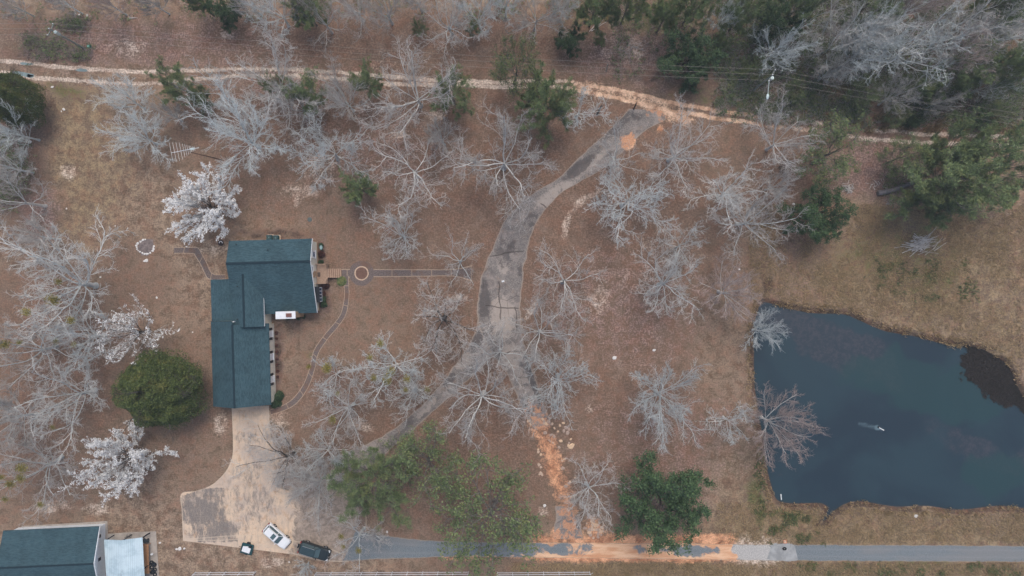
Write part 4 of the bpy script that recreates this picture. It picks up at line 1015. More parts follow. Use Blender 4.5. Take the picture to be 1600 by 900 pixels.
dr = MB(); dr.cyl((7.97, 3.5, 1.95), (8.05, 3.5, 1.95), .04); dr.build('handle', WHITE, d_)
# chimney with wide white chase top
c_ = MB(); c_.b2(2.95, 5.5, -2.6, -1.72, 0, 4.75); ch = c_.build('chimney', BRICK, house)
c_ = MB(); c_.b2(2.7, 5.65, -2.72, -1.6, 4.75, 4.93); c_.build('chase_top', WHITE, ch)
c_ = MB(); c_.b2(4.3, 5.1, -2.45, -1.9, 4.93, 5.12); c_.build('flue', FLUE, ch)
c_ = MB(); c_.cyl((3.4, -2.2, 4.93), (3.4, -2.2, 5.1), .07); c_.build('vent_pipe', WHITE, ch)
for (x, y, z) in ((-2.9, 8.6, 0), (-2.9, 2.3, 1), (-3.1, -2.6, 1), (1.9, 7.6, 0)):
    zz = zmain(y) if z == 0 else cw(x); c_ = MB(); c_.cyl((x, y, zz - .05), (x, y, zz + .3), .07); c_.build('vent_pipe', DARK, house)
# front deck with steps
dk = MB()
for k in range(10): dk.b2(7.95 + k * .165, 7.95 + k * .165 + .15, 2.4, 5.45, 1.12, 1.17)
dk.b2(7.95, 9.58, 2.42, 5.43, 1.0, 1.11)
for x in (8.1, 9.45):
    for y in (2.5, 5.35): dk.b2(x - .06, x + .06, y - .06, y + .06, 0, 1.0)
dko = dk.build('deck', DECK, house)
rl = MB()
for y in (2.44, 5.41):
    rl.b2(7.95, 9.58, y - .05, y + .05, 1.98, 2.04); rl.b2(7.95, 9.58, y - .02, y + .02, 1.3, 1.36)
    for x in (8.0, 8.8, 9.53): rl.b2(x - .04, x + .04, y - .04, y + .04, 1.17, 1.98)
    for k in range(9): rl.b2(8.1 + k * .17, 8.14 + k * .17, y - .015, y + .015, 1.36, 1.98)
for (a, b) in ((2.44, 3.25), (4.75, 5.41)):
    rl.b2(9.5, 9.58, a, b, 1.98, 2.04)
    for k in range(5): rl.b2(9.52, 9.56, a + .08 + k * .14, a + .12 + k * .14, 1.17, 1.98)
rl.build('railing', DECK, dko)
st = MB(); sg = MB()
for k in range(7):
    st.b2(9.6 + k * .27, 9.6 + k * .27 + .235, 3.3, 4.72, 1.02 - k * .15, 1.07 - k * .15)
    sg.b2(9.6 + k * .27 + .235, 9.6 + k * .27 + .27, 3.34, 4.68, .86 - k * .14, 1.03 - k * .15)
st.build('steps', DECK, dko); sg.build('step_riser', DECKD, dko)
mt = MB(); mt.b2(8.05, 8.5, 3.5, 4.2, 1.171, 1.19); tag(mt.build('door_mat', plain('mat_fibre', rgb(92, 80, 74), .95)), 'dark door mat lying on the front deck', 'door mat').location = (-38, -2, 0)
bpy.data.objects['door_mat'].rotation_euler = (0, 0, R(1.6))

# ---------------------------------------------------------------- shrubs against the house
def shrub_mesh(name, mat, seed, n=900):
    r = np.random.default_rng(seed); c = norm(r.normal(size=(n, 3))); c[:, 2] = np.abs(c[:, 2])
    c *= (r.uniform(.55, 1, (n, 1)) ** .5) * (1 + .3 * (vnoise(c[:, 0] * 2 + 5, c[:, 1] * 2 + c[:, 2], seed)[:, None] - .5))
    V, F, a = cards(r, c, .13, .4); return np_mesh(name, V, F, mat, False, {'var': a})
SG = shrub_mesh('shrub', LHOL, 1); SGB = shrub_mesh('shrub', LLIV, 2); SR = shrub_mesh('shrub', LRED, 3)
TW = MB()
def shrub(px, py, r, h, me, label, group=None, name='shrub', cat='shrub'):
    x, y = P(px, py, h * .6); o = empty(name, (x, y, 0), rt.uniform(0, 6), label, cat, group)
    a = link('foliage', me, o); a.scale = (r, r, h)
    s = link('stem', STEM, o); s.scale = (r, r, h); return o
_s = MB(); _s.cyl((0, 0, 0), (0, 0, .6), .06, .03, 6)
for k in range(5): _s.cyl((0, 0, .15 + .05 * k), (.6 * math.cos(k * 1.26), .6 * math.sin(k * 1.26), .6), .03, .012, 5)
STEM = bpy.data.meshes.new('stem'); STEM.from_pydata(_s.v, [], _s.f); STEM.materials.append(BARKD)
GH = 'foundation shrubs of the house'
shrub(501.5, 397, .55, .9, SR, 'round dark red shrub north of the front deck', GH)
shrub(501, 410, .4, .7, SG, 'small dark shrub tucked against the north side of the front deck', GH)
shrub(501, 383, .35, .6, SG, 'small dark green shrub behind the blue planter', GH)
shrub(507.5, 446.5, .6, .9, SR, 'large dark red shrub just south of the front deck', GH)
shrub(504, 459, .42, .7, SR, 'small reddish shrub in front of the bay window', GH)
shrub(505, 467.5, .42, .7, SG, 'upper of two touching green shrubs by the bay window', GH)
shrub(505.5, 476, .48, .8, SG, 'lower of two touching green shrubs by the bay window', GH)
shrub(434.5, 619, .72, 1.2, SG, 'large dark green bush at the garage corner, upper one', GH)
shrub(429, 630, .85, 1.3, SG, 'large dark green bush at the garage corner beside the concrete', GH)
for i, y in enumerate((520.5, 529, 540, 550, 561, 570, 580, 589)):
    shrub(431.5 + i * .25, y, .22 if i % 3 else .28, .4, SR, 'tiny brown shrub, number %s from the house corner in the bed along the garage' % ['one', 'two', 'three', 'four', 'five', 'six', 'seven', 'eight'][i], 'row of tiny shrubs along the garage')
for i, (x, y) in enumerate(((449, 498), (466, 497.5), (474, 495.5))):
    shrub(x, y, .3, .5, SG, ['tiny dark shrub directly below the chimney top', 'tiny dark shrub right of the chimney', 'tiny dark shrub at the end of the chimney bed'][i], 'tiny shrubs below the chimney')
shrub(533, 439, .75, .35, SGB, 'low green patch plant in the elbow of the front walk', None, 'ground_plant', 'plant')

# ---------------------------------------------------------------- small yard things
TEAL = plain('teal_enamel', rgb(92, 136, 136), .5, .4)
TEALD = plain('dark_teal_enamel', rgb(30, 78, 84), .6, .3)
def ac(px, py, label):
    x, y = P(px, py, .8); o = empty('air_conditioner', (x, y, 0), R(1.6), label, 'air conditioner', 'air conditioning units behind the house')
    m = MB(); m.box((0, 0, .42), (.78, .78, .8)); m.build('cabinet', TEALD, o, bevel=.04)
    m = MB(); m.cyl((0, 0, .82), (0, 0, .85), .33, n=20)
    m.build('fan_grille', DARK, o)
    m = MB()
    for k in range(4): m.box((0, 0, .86), (.62, .03, .02), k * math.pi / 4)
    m.build('grille_bars', TEAL, o)
    m = MB(); m.box((0, 0, .01), (1.0, 1.0, .08)); m.build('pad', STONE, o)
ac(420, 371, 'teal air conditioning unit behind the house, nearer the ridge end'); ac(430.5, 371.5, 'teal air conditioning unit behind the house, right of its twin')
x, y = P(501, 386.5, .8); o = empty('planter', (x, y, 0), .1, 'pale blue oval planter by the front corner of the house', 'planter')
def ell(cx, cy, rx, ry, z, n=20, e=2.0):
    out = []
    for i in range(n):
        q = 2 * math.pi * i / n; c, s = math.cos(q), math.sin(q)
        out.append((cx + rx * math.copysign(abs(c) ** (2 / e), c), cy + ry * math.copysign(abs(s) ** (2 / e), s), z))
    return out
m = MB(); m.stack([ell(0, 0, .14, .24, 0), ell(0, 0, .2, .34, .5), ell(0, 0, .23, .38, .62)]); m.build('basin', TEAL, o)
m = MB(); m.stack([ell(0, 0, .17, .31, .6), ell(0, 0, .17, .31, .635)]); m.build('soil', plain('pale_soil', rgb(150, 176, 178), .8), o)
x, y = P(345, 379.5, .3); o = empty('fire_bowl', (x, y, 0), 0, 'round dark bowl with a white curved rim piece below the blossoming tree', 'fire bowl')
m = MB(); m.stack([ell(0, 0, .22, .22, 0), ell(0, 0, .4, .4, .22), ell(0, 0, .46, .46, .3), ell(0, 0, .36, .36, .3), ell(0, 0, .2, .2, .1)]); m.build('bowl', plain('dark_iron', rgb(58, 46, 46), .7), o)
m = MB()
for k in range(7):
    q = -.2 + k * .5; m.cyl((.24 * math.cos(q), .24 * math.sin(q), .33), (.24 * math.cos(q + .55), .24 * math.sin(q + .55), .33), .055, n=8)
m.build('rim_piece', WHITE, o)
# ash ring
o = ring('ash_patch', 228, 386, .02, 1.35, .006, plain('ash', rgb(120, 110, 108), .95, .1, var=.35, sc=2.2), wob=.7); o.scale.x = 1.0; tag(o, kind='structure')
r_ = random.Random(9)
def stone_mesh(seed, flat=.45, mat=STONE, name='stone'):
    r = random.Random(seed); m = MB(); n = 7
    base = [(math.cos(6.283 * i / n) * r.uniform(.7, 1.1), math.sin(6.283 * i / n) * r.uniform(.6, 1.0)) for i in range(n)]
    m.stack([[(x * .95, y * .95, -.05) for x, y in base], [(x, y, flat * .6) for x, y in base], [(x * .7, y * .7, flat) for x, y in base]])
    me = bpy.data.meshes.new(name); me.from_pydata(m.v, [], m.f); me.materials.append(mat); return me
STN = [stone_mesh(i) for i in range(5)]
WST = plain('white_stone', rgb(216, 214, 212), .8, .3, var=.1)
STW = [stone_mesh(10 + i, .5, WST) for i in range(3)]
def stone(px, py, r, label, group=None, me=None, name='stone', cat='stone', rz=None):
    x, y = P(px, py); me = me or r_.choice(STN); o = link(name, me); o.location = (x, y, 0); o.scale = (r, r * r_.uniform(.75, 1), r * .8)
    o.rotation_euler = (0, 0, r_.uniform(0, 6) if rz is None else rz); return tag(o, label, cat, group)
# pale stones round the old ash patch
for i in range(24):
    q = i / 24 * 6.283 + .2 + r_.uniform(-.08, .08)
    if 4.2 < q < 5.6: continue
    stone(228 + 13.4 * math.cos(q + .5) * (1 + .1 * math.sin(3 * q)) + r_.uniform(-.8, .8), 385.5 + 11.2 * math.sin(q + .5) + r_.uniform(-.8, .8), r_.uniform(.12, .26), 'pale stone in the ring around the grey ash patch on the lawn', 'stones ringing the ash patch', STW[i % 3])
stone(229, 407, .33, 'flat white stone just below the ash patch ring', None, STW[0]); stone(225.5, 408, .2, 'little white stone touching the flat one below the ash patch', None, STW[1])
for (x, y, r, lb) in [(82, 136, .28, 'white stone on the lawn right of the dark round evergreen'), (100, 171, .3, 'larger white stone on the upper left lawn, lower than the tree edge one'), (96, 174, .16, 'tiny stone beside the white stone on the upper left lawn'),
        (47, 222, .38, 'pale stump like stone at the left tree line, upper one'), (33, 253, .3, 'pale stone at the left tree line, lower one'), (24, 270, .3, 'lowest pale stone of the left tree line'),
        (157, 433, .2, 'small white stone right of the huge bare crown'), (245, 465, .22, 'small white stone on the lawn left of the porch roof'), (104, 326, .16, 'tiny white stone on the lawn above the huge bare crown'),
        (180, 353, .12, 'tiny pale pebble on the lawn left of the ash patch'), (301, 519, .14, 'tiny white pebble beside the garage wing'),
        (136, 24, .26, 'white stone near the top edge right of the left utility pole'), (124, 23, .18, 'small stone beside the white one near the top edge'), (960, 559, .42, 'white rock on the leaf floor left of the lone fine twigged tree'),
        (1022, 547, .32, 'small white rock above the lone fine twigged tree'), (1155, 421, .2, 'small white rock at the faint twiggy tree'), (452, 878, .18, 'small pebble below the white car'),
        (250, 848, .22, 'white pebble right of the metal roofed shed'), (605, 831, .24, 'pale stone on the upper verge of the paved road near the yard'), (1240, 319, .3, 'white rock under the dull green tree edge'),
        (851, 790, .3, 'white rock left of the broken asphalt piece'), (421, 154, .24, 'white stone under the large leaning bare tree'), (1068, 300, .18, 'small pale stone under the bare tree right of the upper driveway'),
        (1431, 806, .34, 'white rock on the lower pond bank'), (281, 857, .34, 'largest rubble stone of the pale heap right of the shed'), (276, 858, .24, 'left rubble stone of the pale heap right of the shed'), (288, 857, .22, 'right rubble stone of the pale heap right of the shed')]:
    stone(x, y, r, lb, 'scattered pale stones', r_.choice(STW))
# broken pavement along the washed out drive
CHK = [stone_mesh(30 + i, .28, plain('broken_pavement_%s' % 'abc'[i], [rgb(206, 178, 150), rgb(190, 168, 150), rgb(170, 150, 138)][i], .9, .2, var=.15, sc=3), 'pavement_chunk') for i in range(3)]
gr_ = 'broken pavement chunks by the washed out drive'
for (x, y, r) in [(884, 668, .42), (881, 673, .36), (887, 676, .4), (880, 661, .3), (889, 671, .3), (875, 665, .26), (876, 689, .34), (872, 674, .22), (866, 669, .24)]:
    stone(x, y, r, 'pale broken pavement chunk in the upper right heap beside the washed out drive', gr_, r_.choice(CHK), 'pavement_chunk', 'rubble')
stone(893, 696.5, .62, 'largest pale broken pavement slab right of the washed out drive', gr_, CHK[0], 'pavement_chunk', 'rubble', .5)
for (x, y, r) in [(888, 696, .3), (892, 686, .24), (889, 692, .2)]:
    stone(x, y, r, 'pale chunk touching the largest broken pavement slab', gr_, r_.choice(CHK), 'pavement_chunk', 'rubble')
for (x, y, r) in [(820, 652, .28), (825, 658, .3), (829, 663, .28), (818, 659, .22), (823, 650, .2), (828, 657, .2)]:
    stone(x, y, r, 'pale chunk in the small heap left of where the drive breaks off', gr_, r_.choice(CHK), 'pavement_chunk', 'rubble')
for (x, y, r) in [(841, 706, .34), (845, 710, .26), (841, 702, .2), (842, 726, .34), (845, 730, .28), (845, 739, .36), (847, 742, .3), (843, 741, .26)]:
    stone(x, y, r, 'pale chunk along the left rim of the washed out drive', gr_, r_.choice(CHK), 'pavement_chunk', 'rubble')
for k in range(26):
    q = r_.random(); x = 852 + 42 * q + r_.uniform(-9, 9); y = 655 + 105 * q + r_.uniform(-6, 6)
    stone(x, y, r_.uniform(.16, .38), 'small broken piece lying in the middle of the clay wash', gr_, r_.choice(CHK), 'pavement_chunk', 'rubble')
for k in range(34):
    stone(928 + r_.gauss(0, 8), 826 + r_.gauss(0, 7), r_.uniform(.2, .42), 'orange stained chunk in the heap where the clay wash meets the paved road', gr_, r_.choice(CHK), 'pavement_chunk', 'rubble')

# cover plate in the north lawn, junk box by the yard
x, y = P(484, 343); m = MB(); m.stack([ell(0, 0, .36, .36, 0), ell(0, 0, .36, .36, .07), ell(0, 0, .28, .28, .1)]); o = m.build('tank_lid', plain('tank_plastic', rgb(92, 100, 98), .7)); o.location = (x, y, 0)
tag(o, 'small round grey green tank lid in the lawn north of the house', 'tank lid')
x, y = P(385.5, 858, .6); o = empty('equipment_trailer', (x, y, 0), R(-14), 'small teal box trailer with a white cover beside the concrete yard', 'trailer'); o.scale = (1.15, 1.15, 1)
m = MB(); m.box((0, 0, .34), (1.55, 1.3, .12)); 
for s in (-1, 1):
    m.box((0, s * .63, .5), (1.55, .05, .26)); m.box((s * .75, 0, .5), (.05, 1.21, .26))
m.build('bed', TEALD, o)
m = MB(); m.prism([(-.62, -.42), (.5, -.5), (.55, .2), (.18, .25), (.14, .42), (-.55, .3)], 'z', .56, .72); m.build('cover', WHITE, o, bevel=.04)
m = MB(); m.b2(.25, .55, .25, .5, .4, .62); m.build('toolbox', DARK, o)
for s in (-1, 1):
    m = MB(); m.cyl((0, s * .72 - .08, .26), (0, s * .72 + .08, .26), .26, n=16); m.build('wheel', DARK, o)
m = MB(); m.cyl((-.7, 0, .34), (-1.15, 0, .34), .035, n=6); m.build('drawbar', DARK, o)

# ================================================================ NEIGHBOUR HOUSE AND SHED, lower left
nb = empty('house', (0, 0, 0), 0, 'low house with blue green shingle roof and white gable at the lower left corner', 'house')
ang = R(2.6)
xr, xl = -62.8, -77.5; ye, yr, ys = -36.3, -41.4, -46.5
def sk(x, y): return y + (x - xr) * math.tan(ang)
ROOFN = roof_mat('roof_shingle_neighbour', rgb(42, 67, 77), rgb(64, 90, 98), 'x')
m = MB(); m.slab([(xl, sk(xl, ye), 2.7), (xl, sk(xl, yr), 4.2), (xr, yr, 4.2), (xr, ye, 2.7)], .15); m.slab([(xl, sk(xl, yr), 4.2), (xl, sk(xl, ys), 2.7), (xr, ys, 2.7), (xr, yr, 4.2)], .15)
rn_ = m.build('roof', ROOFN, nb)
m = MB(); m.slab([(xl, sk(xl, yr) - .14, 4.23), (xr, yr - .14, 4.23), (xr, yr + .14, 4.23), (xl, sk(xl, yr) + .14, 4.23)], .04); m.build('ridge_cap', ROOFD, rn_)
m = MB()
yy0, yy1 = -36.8, -46.0; xw0, xw1 = -77.1, -63.5
prof = [(yy0, 0), (yy0, 2.6), (yr, 3.95), (yy1, 2.6), (yy1, 0)]; n = 5
vs = [(xw1, p[0], p[1]) for p in prof] + [(xw0, sk(xw0, p[0]) + .03, p[1]) for p in prof]
m.add(vs, [tuple(range(n))[::-1], tuple(range(n, 2 * n))] + [(i, (i + 1) % n, n + (i + 1) % n, n + i) for i in range(n)])
m.build('wall', plain('pale_blue_siding', rgb(232, 240, 246), .6, .3, var=.05), nb)
m = MB(); m.slab([(xr - .02, ye, 2.72), (xr - .02, yr, 4.22), (xr + .06, yr, 4.22), (xr + .06, ye, 2.72)], .24); m.slab([(xr - .02, yr, 4.22), (xr - .02, ys, 2.72), (xr + .06, ys, 2.72), (xr + .06, yr, 4.22)], .24)
m.build('rake_trim', WHITE, nb)
for (yy, zz) in ((-38.2, 1.7), (-41.7, 1.7)):
    m = MB(); m.b2(xw1, xw1 + .08, yy - .3, yy + .3, zz - .4, zz + .4); wn = m.build('window', WHITE, nb)
    m = MB(); m.b2(xw1 + .06, xw1 + .1, yy - .24, yy + .24, zz - .34, zz + .34); m.build('pane', DARK, wn)
OLDC = plain('old_concrete', rgb(164, 156, 148), .9, .2, var=.2, sc=.9)
def slab_px(name, pts, z, mat, t=.1):
    q = [P(*p) for p in pts]; m = MB(); m.prism(q, 'z', z - t, z); return tag(m.build(name, mat), kind='structure')
slab_px('concrete_apron', [(34, 822), (100, 818), (168, 814), (169, 838), (161, 838), (160, 860), (100, 860), (34, 860)], .06, OLDC)
slab_px('concrete_pad', [(168, 834), (200, 831.5), (244, 830), (246, 860), (249, 905), (162, 905), (162, 839)], .075, OLDC)
shed = empty('metal_shed', (0, 0, 0), 0, 'open shed with a ribbed pale metal gable roof on the concrete pad', 'shed')
t = NT('ribbed_metal'); p_ = t.pos(obj=True)
c = t.mix(t.ramp(t.noise(.5, 4, .7, p_), .4, .65), rgb(206, 226, 234), rgb(178, 202, 212))
wv = t.n('ShaderNodeTexWave', bands_direction='X'); t.set(wv.inputs[0], p_); wv.inputs['Scale'].default_value = 1.05
c = t.mix(t.ramp(wv.outputs['Fac'], .0, .12, .35, 0), c, rgb(110, 132, 142))
c = t.mix(t.ramp(t.math('MULTIPLY', t.noise(2.2, 4, .7, t.pos((1.6, .35, 1), True)), t.attr('rust')), .36, .62, 0, .55), c, rgb(120, 128, 130))
METALR = t.fin(c, .4, .5, .15)
def quadgrid(name, a, b, c3, d, n, mth, mat, parent, thick=.05):
    s, u = np.meshgrid(np.linspace(0, 1, n), np.linspace(0, 1, mth), indexing='ij'); a, b, c3, d = map(np.array, (a, b, c3, d))
    V = a * ((1 - s) * (1 - u))[..., None] + b * (s * (1 - u))[..., None] + c3 * (s * u)[..., None] + d * ((1 - s) * u)[..., None]
    V = V.copy(); V[..., 2] += .022 * np.abs(np.sin(s * math.pi * 16)) ** 6
    idx = np.arange(n * mth).reshape(n, mth); F = np.stack([idx[:-1, :-1], idx[1:, :-1], idx[1:, 1:], idx[:-1, 1:]], -1).reshape(-1, 4)
    return link(name, np_mesh(name, V.reshape(-1, 3), F, mat, False, {'rust': (u * s).ravel() + .3}), parent)
e0 = P(162.5, 843, 2.5); rr0 = P(189.5, 844, 3.0); e1 = P(222.7, 839.5, 2.5)
yb = -47.2
L0 = (e0[0], e0[1], 2.5); Rm = (rr0[0], rr0[1], 3.0); R0 = (e1[0], e1[1], 2.5)
q1 = quadgrid('roof_sheet', L0, Rm, (Rm[0] + .5, yb, 3.0), (L0[0] + .5, yb, 2.5), 120, 12, METALR, shed)
q2 = quadgrid('roof_sheet', Rm, R0, (R0[0] + .5, yb, 2.5), (Rm[0] + .5, yb, 3.0), 120, 12, METALR, shed)
m = MB()
for (x, y) in ((L0[0] + .15, L0[1] - .2), (Rm[0], Rm[1] - .2), (R0[0] - .15, R0[1] - .2), (R0[0], -43.0), (R0[0] + .2, -46.6), (L0[0] + .4, -46.6)):
    m2 = MB(); m2.b2(x - .06, x + .06, y - .06, y + .06, .075, 2.48); m2.build('post', DARK, shed)
m = MB(); m.b2(L0[0], R0[0], L0[1] - .32, L0[1] - .22, 2.3, 2.44); m.build('beam', DARK, shed)
# swing-frame like metal frame, plank, tyres, beside the shed
FR = plain('dark_steel', rgb(58, 62, 66), .6, .4)
x0, y0 = P(223, 840, 0); x1, y1 = P(232, 833, 0)
o = empty('gate_frame', (x0, y0, 0), 0, 'dark metal gate frame standing at the upper right corner of the shed', 'gate'); m = MB()
m.cyl((0, 0, .075), (0, 0, 1.3), .035, n=8); m.cyl((x1 - x0, y1 - y0, .075), (x1 - x0, y1 - y0, 1.3), .035, n=8); m.build('post', FR, o)
m = MB(); m.cyl((0, 0, 1.3), (x1 - x0, y1 - y0, 1.3), .03, n=8); m.cyl((0, 0, .4), (x1 - x0, y1 - y0, .4), .03, n=8); m.cyl((x1 - x0, y1 - y0, 1.3), (x1 - x0 + .1, y1 - y0 - 1.2, .9), .03, n=8); m.build('rail', FR, o)
x, y = P(200, 838, .4); o = empty('trestle', (x, y, .075), .1, 'small dark metal trestle at the front edge of the metal shed', 'trestle')
for s in (-1, 1):
    m = MB(); m.cyl((s * .3, -.25, 0), (0, 0, .7), .03, n=6); m.cyl((s * .3, .25, 0), (0, 0, .7), .03, n=6); m.build('leg', FR, o)
m = MB(); m.cyl((-.35, 0, .7), (.35, 0, .7), .035, n=6); m.build('bar', FR, o)
PLK = plain('orange_plank', rgb(178, 132, 96), .85, .2, var=.15, sc=2)
o = empty('workbench', P(228.5, 873, .8) + (.075,), .02, 'long narrow timber workbench against the right side of the shed', 'workbench')
m = MB(); m.b2(-.42, .0, -2.3, 2.3, .74, .8); m.b2(.03, .42, -2.3, 2.25, .74, .8); m.build('top', PLK, o)
for sx_ in (-1, 1):
    for sy_ in (-1, 1): m = MB(); m.b2(sx_ * .33 - .04, sx_ * .33 + .04, sy_ * 2.1 - .04, sy_ * 2.1 + .04, 0, .74); m.build('leg', PLK, o)
x, y = P(227, 845.5, .5); o = empty('tool_cart', (x, y, .075), 0, 'small dark cart between the gate frame and the workbench', 'cart')
m = MB(); m.b2(-.45, .45, -.25, .25, .3, .38); m.b2(-.45, -.4, -.25, .25, .38, .7); m.build('tray', FR, o)
for sx_ in (-1, 1):
    m = MB(); m.cyl((sx_ * .3, -.3, .15), (sx_ * .3, .3, .15), .15, n=12); m.build('wheel', DARK, o)
def torus(R0_, r0_, n=20, k=8):
    m = MB(); vs = []
    for i in range(n):
        a = 6.2832 * i / n
        for j in range(k):
            b = 6.2832 * j / k; rr = R0_ + r0_ * math.cos(b); vs.append((rr * math.cos(a), rr * math.sin(a), r0_ * math.sin(b)))
    fs = [(i * k + j, ((i + 1) % n) * k + j, ((i + 1) % n) * k + (j + 1) % k, i * k + (j + 1) % k) for i in range(n) for j in range(k)]
    return m.add(vs, fs)
RUB = plain('tyre_rubber', rgb(34, 38, 44), .85, .2)
_t = torus(.24, .095); TY = bpy.data.meshes.new('tyre'); TY.from_pydata(_t.v, [], _t.f); TY.materials.append(RUB)
for i, (px, py, z) in enumerate([(237, 879, .18), (241.5, 882.5, .18), (237, 886.5, .18), (242, 890, .18), (237.5, 894, .18), (242, 897.5, .18), (239.5, 881, .37), (239.5, 893, .37)]):
    x, y = P(px, py, z); o = link('tyre', TY); o.location = (x, y, z); tag(o, 'old black tyre in the pile at the right edge of the concrete pad', 'tyre', 'pile of old tyres')
x, y = P(237, 866, .3); m = MB(); m.stack([ell(0, 0, .15, .15, .075), ell(0, 0, .17, .17, .35)]); o = m.build('bucket', WHITE); o.location = (x, y, 0); tag(o, 'white bucket on the concrete pad above the tyres', 'bucket')

# ================================================================ CARS
def car(name, loc, rz, label, L, Wd, Ht, paint, kind):
    o = empty(name, loc, rz, label, 'car'); hl = L / 2; hw = Wd / 2
    def rr(x0, x1, w, z, rf=.35, rb=.25, n=8, wf=None):
        pts = []; wf = wf or w
        for (cx, cy, a0, r) in ((x1 - rf, wf - rf, 0, rf), (x0 + rb, w - rb, 90, rb), (x0 + rb, -(w - rb), 180, rb), (x1 - rf, -(wf - rf), 270, rf)):
            for i in range(n):
                q = R(a0 + 90 * i / (n - 1)); pts.append((cx + r * math.cos(q), cy + r * math.sin(q), z))
        return pts
    belt = .62 * Ht
    m = MB(); m.stack([rr(-hl + .1, hl - .12, hw - .08, .28), rr(-hl, hl, hw, .45), rr(-hl, hl, hw, .7, .5), rr(-hl + .04, hl - .14, hw - .02, belt - .12, .6), rr(-hl + .12, hl - .5, hw - .1, belt, .5)])
    m.build('body', paint, o, smooth=False, bevel=.03)
    xw = hl - (1.35 if kind == 'suv' else 1.5)             # windshield foot
    m = MB(); m.stack([rr(-hl + .2, xw, hw - .13, belt - .01, .25), rr(-hl + .5, xw - .68, hw - .28, Ht - .09, .2), rr(-hl + .6, xw - .74, hw - .34, Ht - .07, .2)])
    m.build('window_glass', CARGL, o, smooth=False, bevel=.02)
    m = MB(); m.stack([rr(-hl + .38, xw - .62, hw - .26, Ht - .10, .2), rr(-hl + .42, xw - .66, hw - .29, Ht - .03, .2), rr(-hl + .6, xw - .8, hw - .42, Ht, .2)])
    m.build('roof_panel', paint if kind == 'suv' else ROOFBLK, o, bevel=.01)
    for s in (-1, 1):                                       # pillars
        for (xa, xb) in ((xw - .06, xw - .64), (-.1, -.12), (-hl + .3, -hl + .5)):
            q = MB(); q.cyl((xa, s * (hw - .13), belt - .02), (xb, s * (hw - .285), Ht - .07), .045, n=6); q.build('pillar', paint, o)
        q = MB(); q.box((xw - .35, s * (hw + .06), belt + .03), (.14, .2, .14)); q.build('mirror', paint, o, bevel=.03)
        q = MB(); q.box((hl - .2, s * (hw - .3), belt - .2), (.3, .38, .13)); q.build('headlight', LAMP, o, bevel=.03)
        q = MB(); q.box((-hl + .06, s * (hw - .16), belt - .1), (.16, .2, .3)); q.build('tail_light', TAIL, o, bevel=.02)
        q = MB(); q.cyl((-hl + .6, s * (hw - .33), Ht + .035), (xw - .8, s * (hw - .33), Ht + .035), .022, n=6); q.build('roof_rail', RAIL, o)
        for xx in (hl - .95, -hl + .95):
            wh = empty('wheel', (0, 0, 0)); wh.parent = o; wh.location = (xx, s * (hw - .06), .35); wh.rotation_euler = (R(90), 0, 0)
            q = torus(.25, .11, 22, 8); ty = q.build('tyre', RUB, wh, True); q = MB(); q.cyl((0, 0, -.07), (0, 0, .07), .19, n=16); q.build('rim', RAIL, wh)
    q = MB(); q.slab([(hl - .22, -.5, belt - .045), (hl - .22, .5, belt - .045), (xw + .05, .62, belt + .012), (xw + .05, -.62, belt + .012)], .02); q.build('hood_panel', paint, o)
    q = MB(); q.box((hl - .03, 0, .55), (.1, 1.0, .22)); q.build('grille', DARK, o)
    q = MB(); q.box((hl - .04, 0, .34), (.16, Wd - .5, .16)); q.box((-hl + .02, 0, .4), (.16, Wd - .4, .18)); q.build('bumper', DARK, o)
    return o, hl, hw, xw, belt
PW = plain('white_car_paint', rgb(226, 230, 234), .22, .6, var=.03); PB = plain('dark_car_paint', rgb(30, 40, 44), .2, .6, var=.05)
ROOFBLK = plain('dark_roof_paint', rgb(44, 64, 70), .2, .6, var=.08)
CARGL = plain('tinted_car_glass', rgb(74, 96, 102), .12, .6); LAMP = plain('lamp_lens', rgb(200, 206, 210), .2, .6); TAIL = plain('red_lens', rgb(150, 34, 36), .3, .5); RAIL = plain('bright_metal', rgb(190, 196, 200), .3, .6, .6)
x, y = P(432, 838.5, .9)
c1, hl, hw, xw, belt = car('parked_car', (x, y, .01), R(-41), 'white car with a dark sunroof parked at the edge of the concrete yard', 4.5, 1.8, 1.62, PW, 'suv')
q = MB(); q.box((xw - 1.25, 0, 1.628), (.62, .84, .02)); q.build('sunroof', CARGL, c1, bevel=.005)
x, y = P(491, 861.5, .9)
c2, hl, hw, xw, belt = car('parked_car', (x, y, .01), R(-17.5), 'black car with a dark roof and bright roof rails nearer the paved road', 4.85, 1.9, 1.75, PB, 'wagon')
q = MB(); q.cyl((-hl - .24, .1, 1.0), (-hl - .06, .1, 1.0), .34, n=20); sp = q.build('spare_wheel', RUB, c2); q = MB(); q.cyl((-hl - .27, .1, 1.0), (-hl - .23, .1, 1.0), .2, n=16); q.build('hub_cover', RAIL, sp)

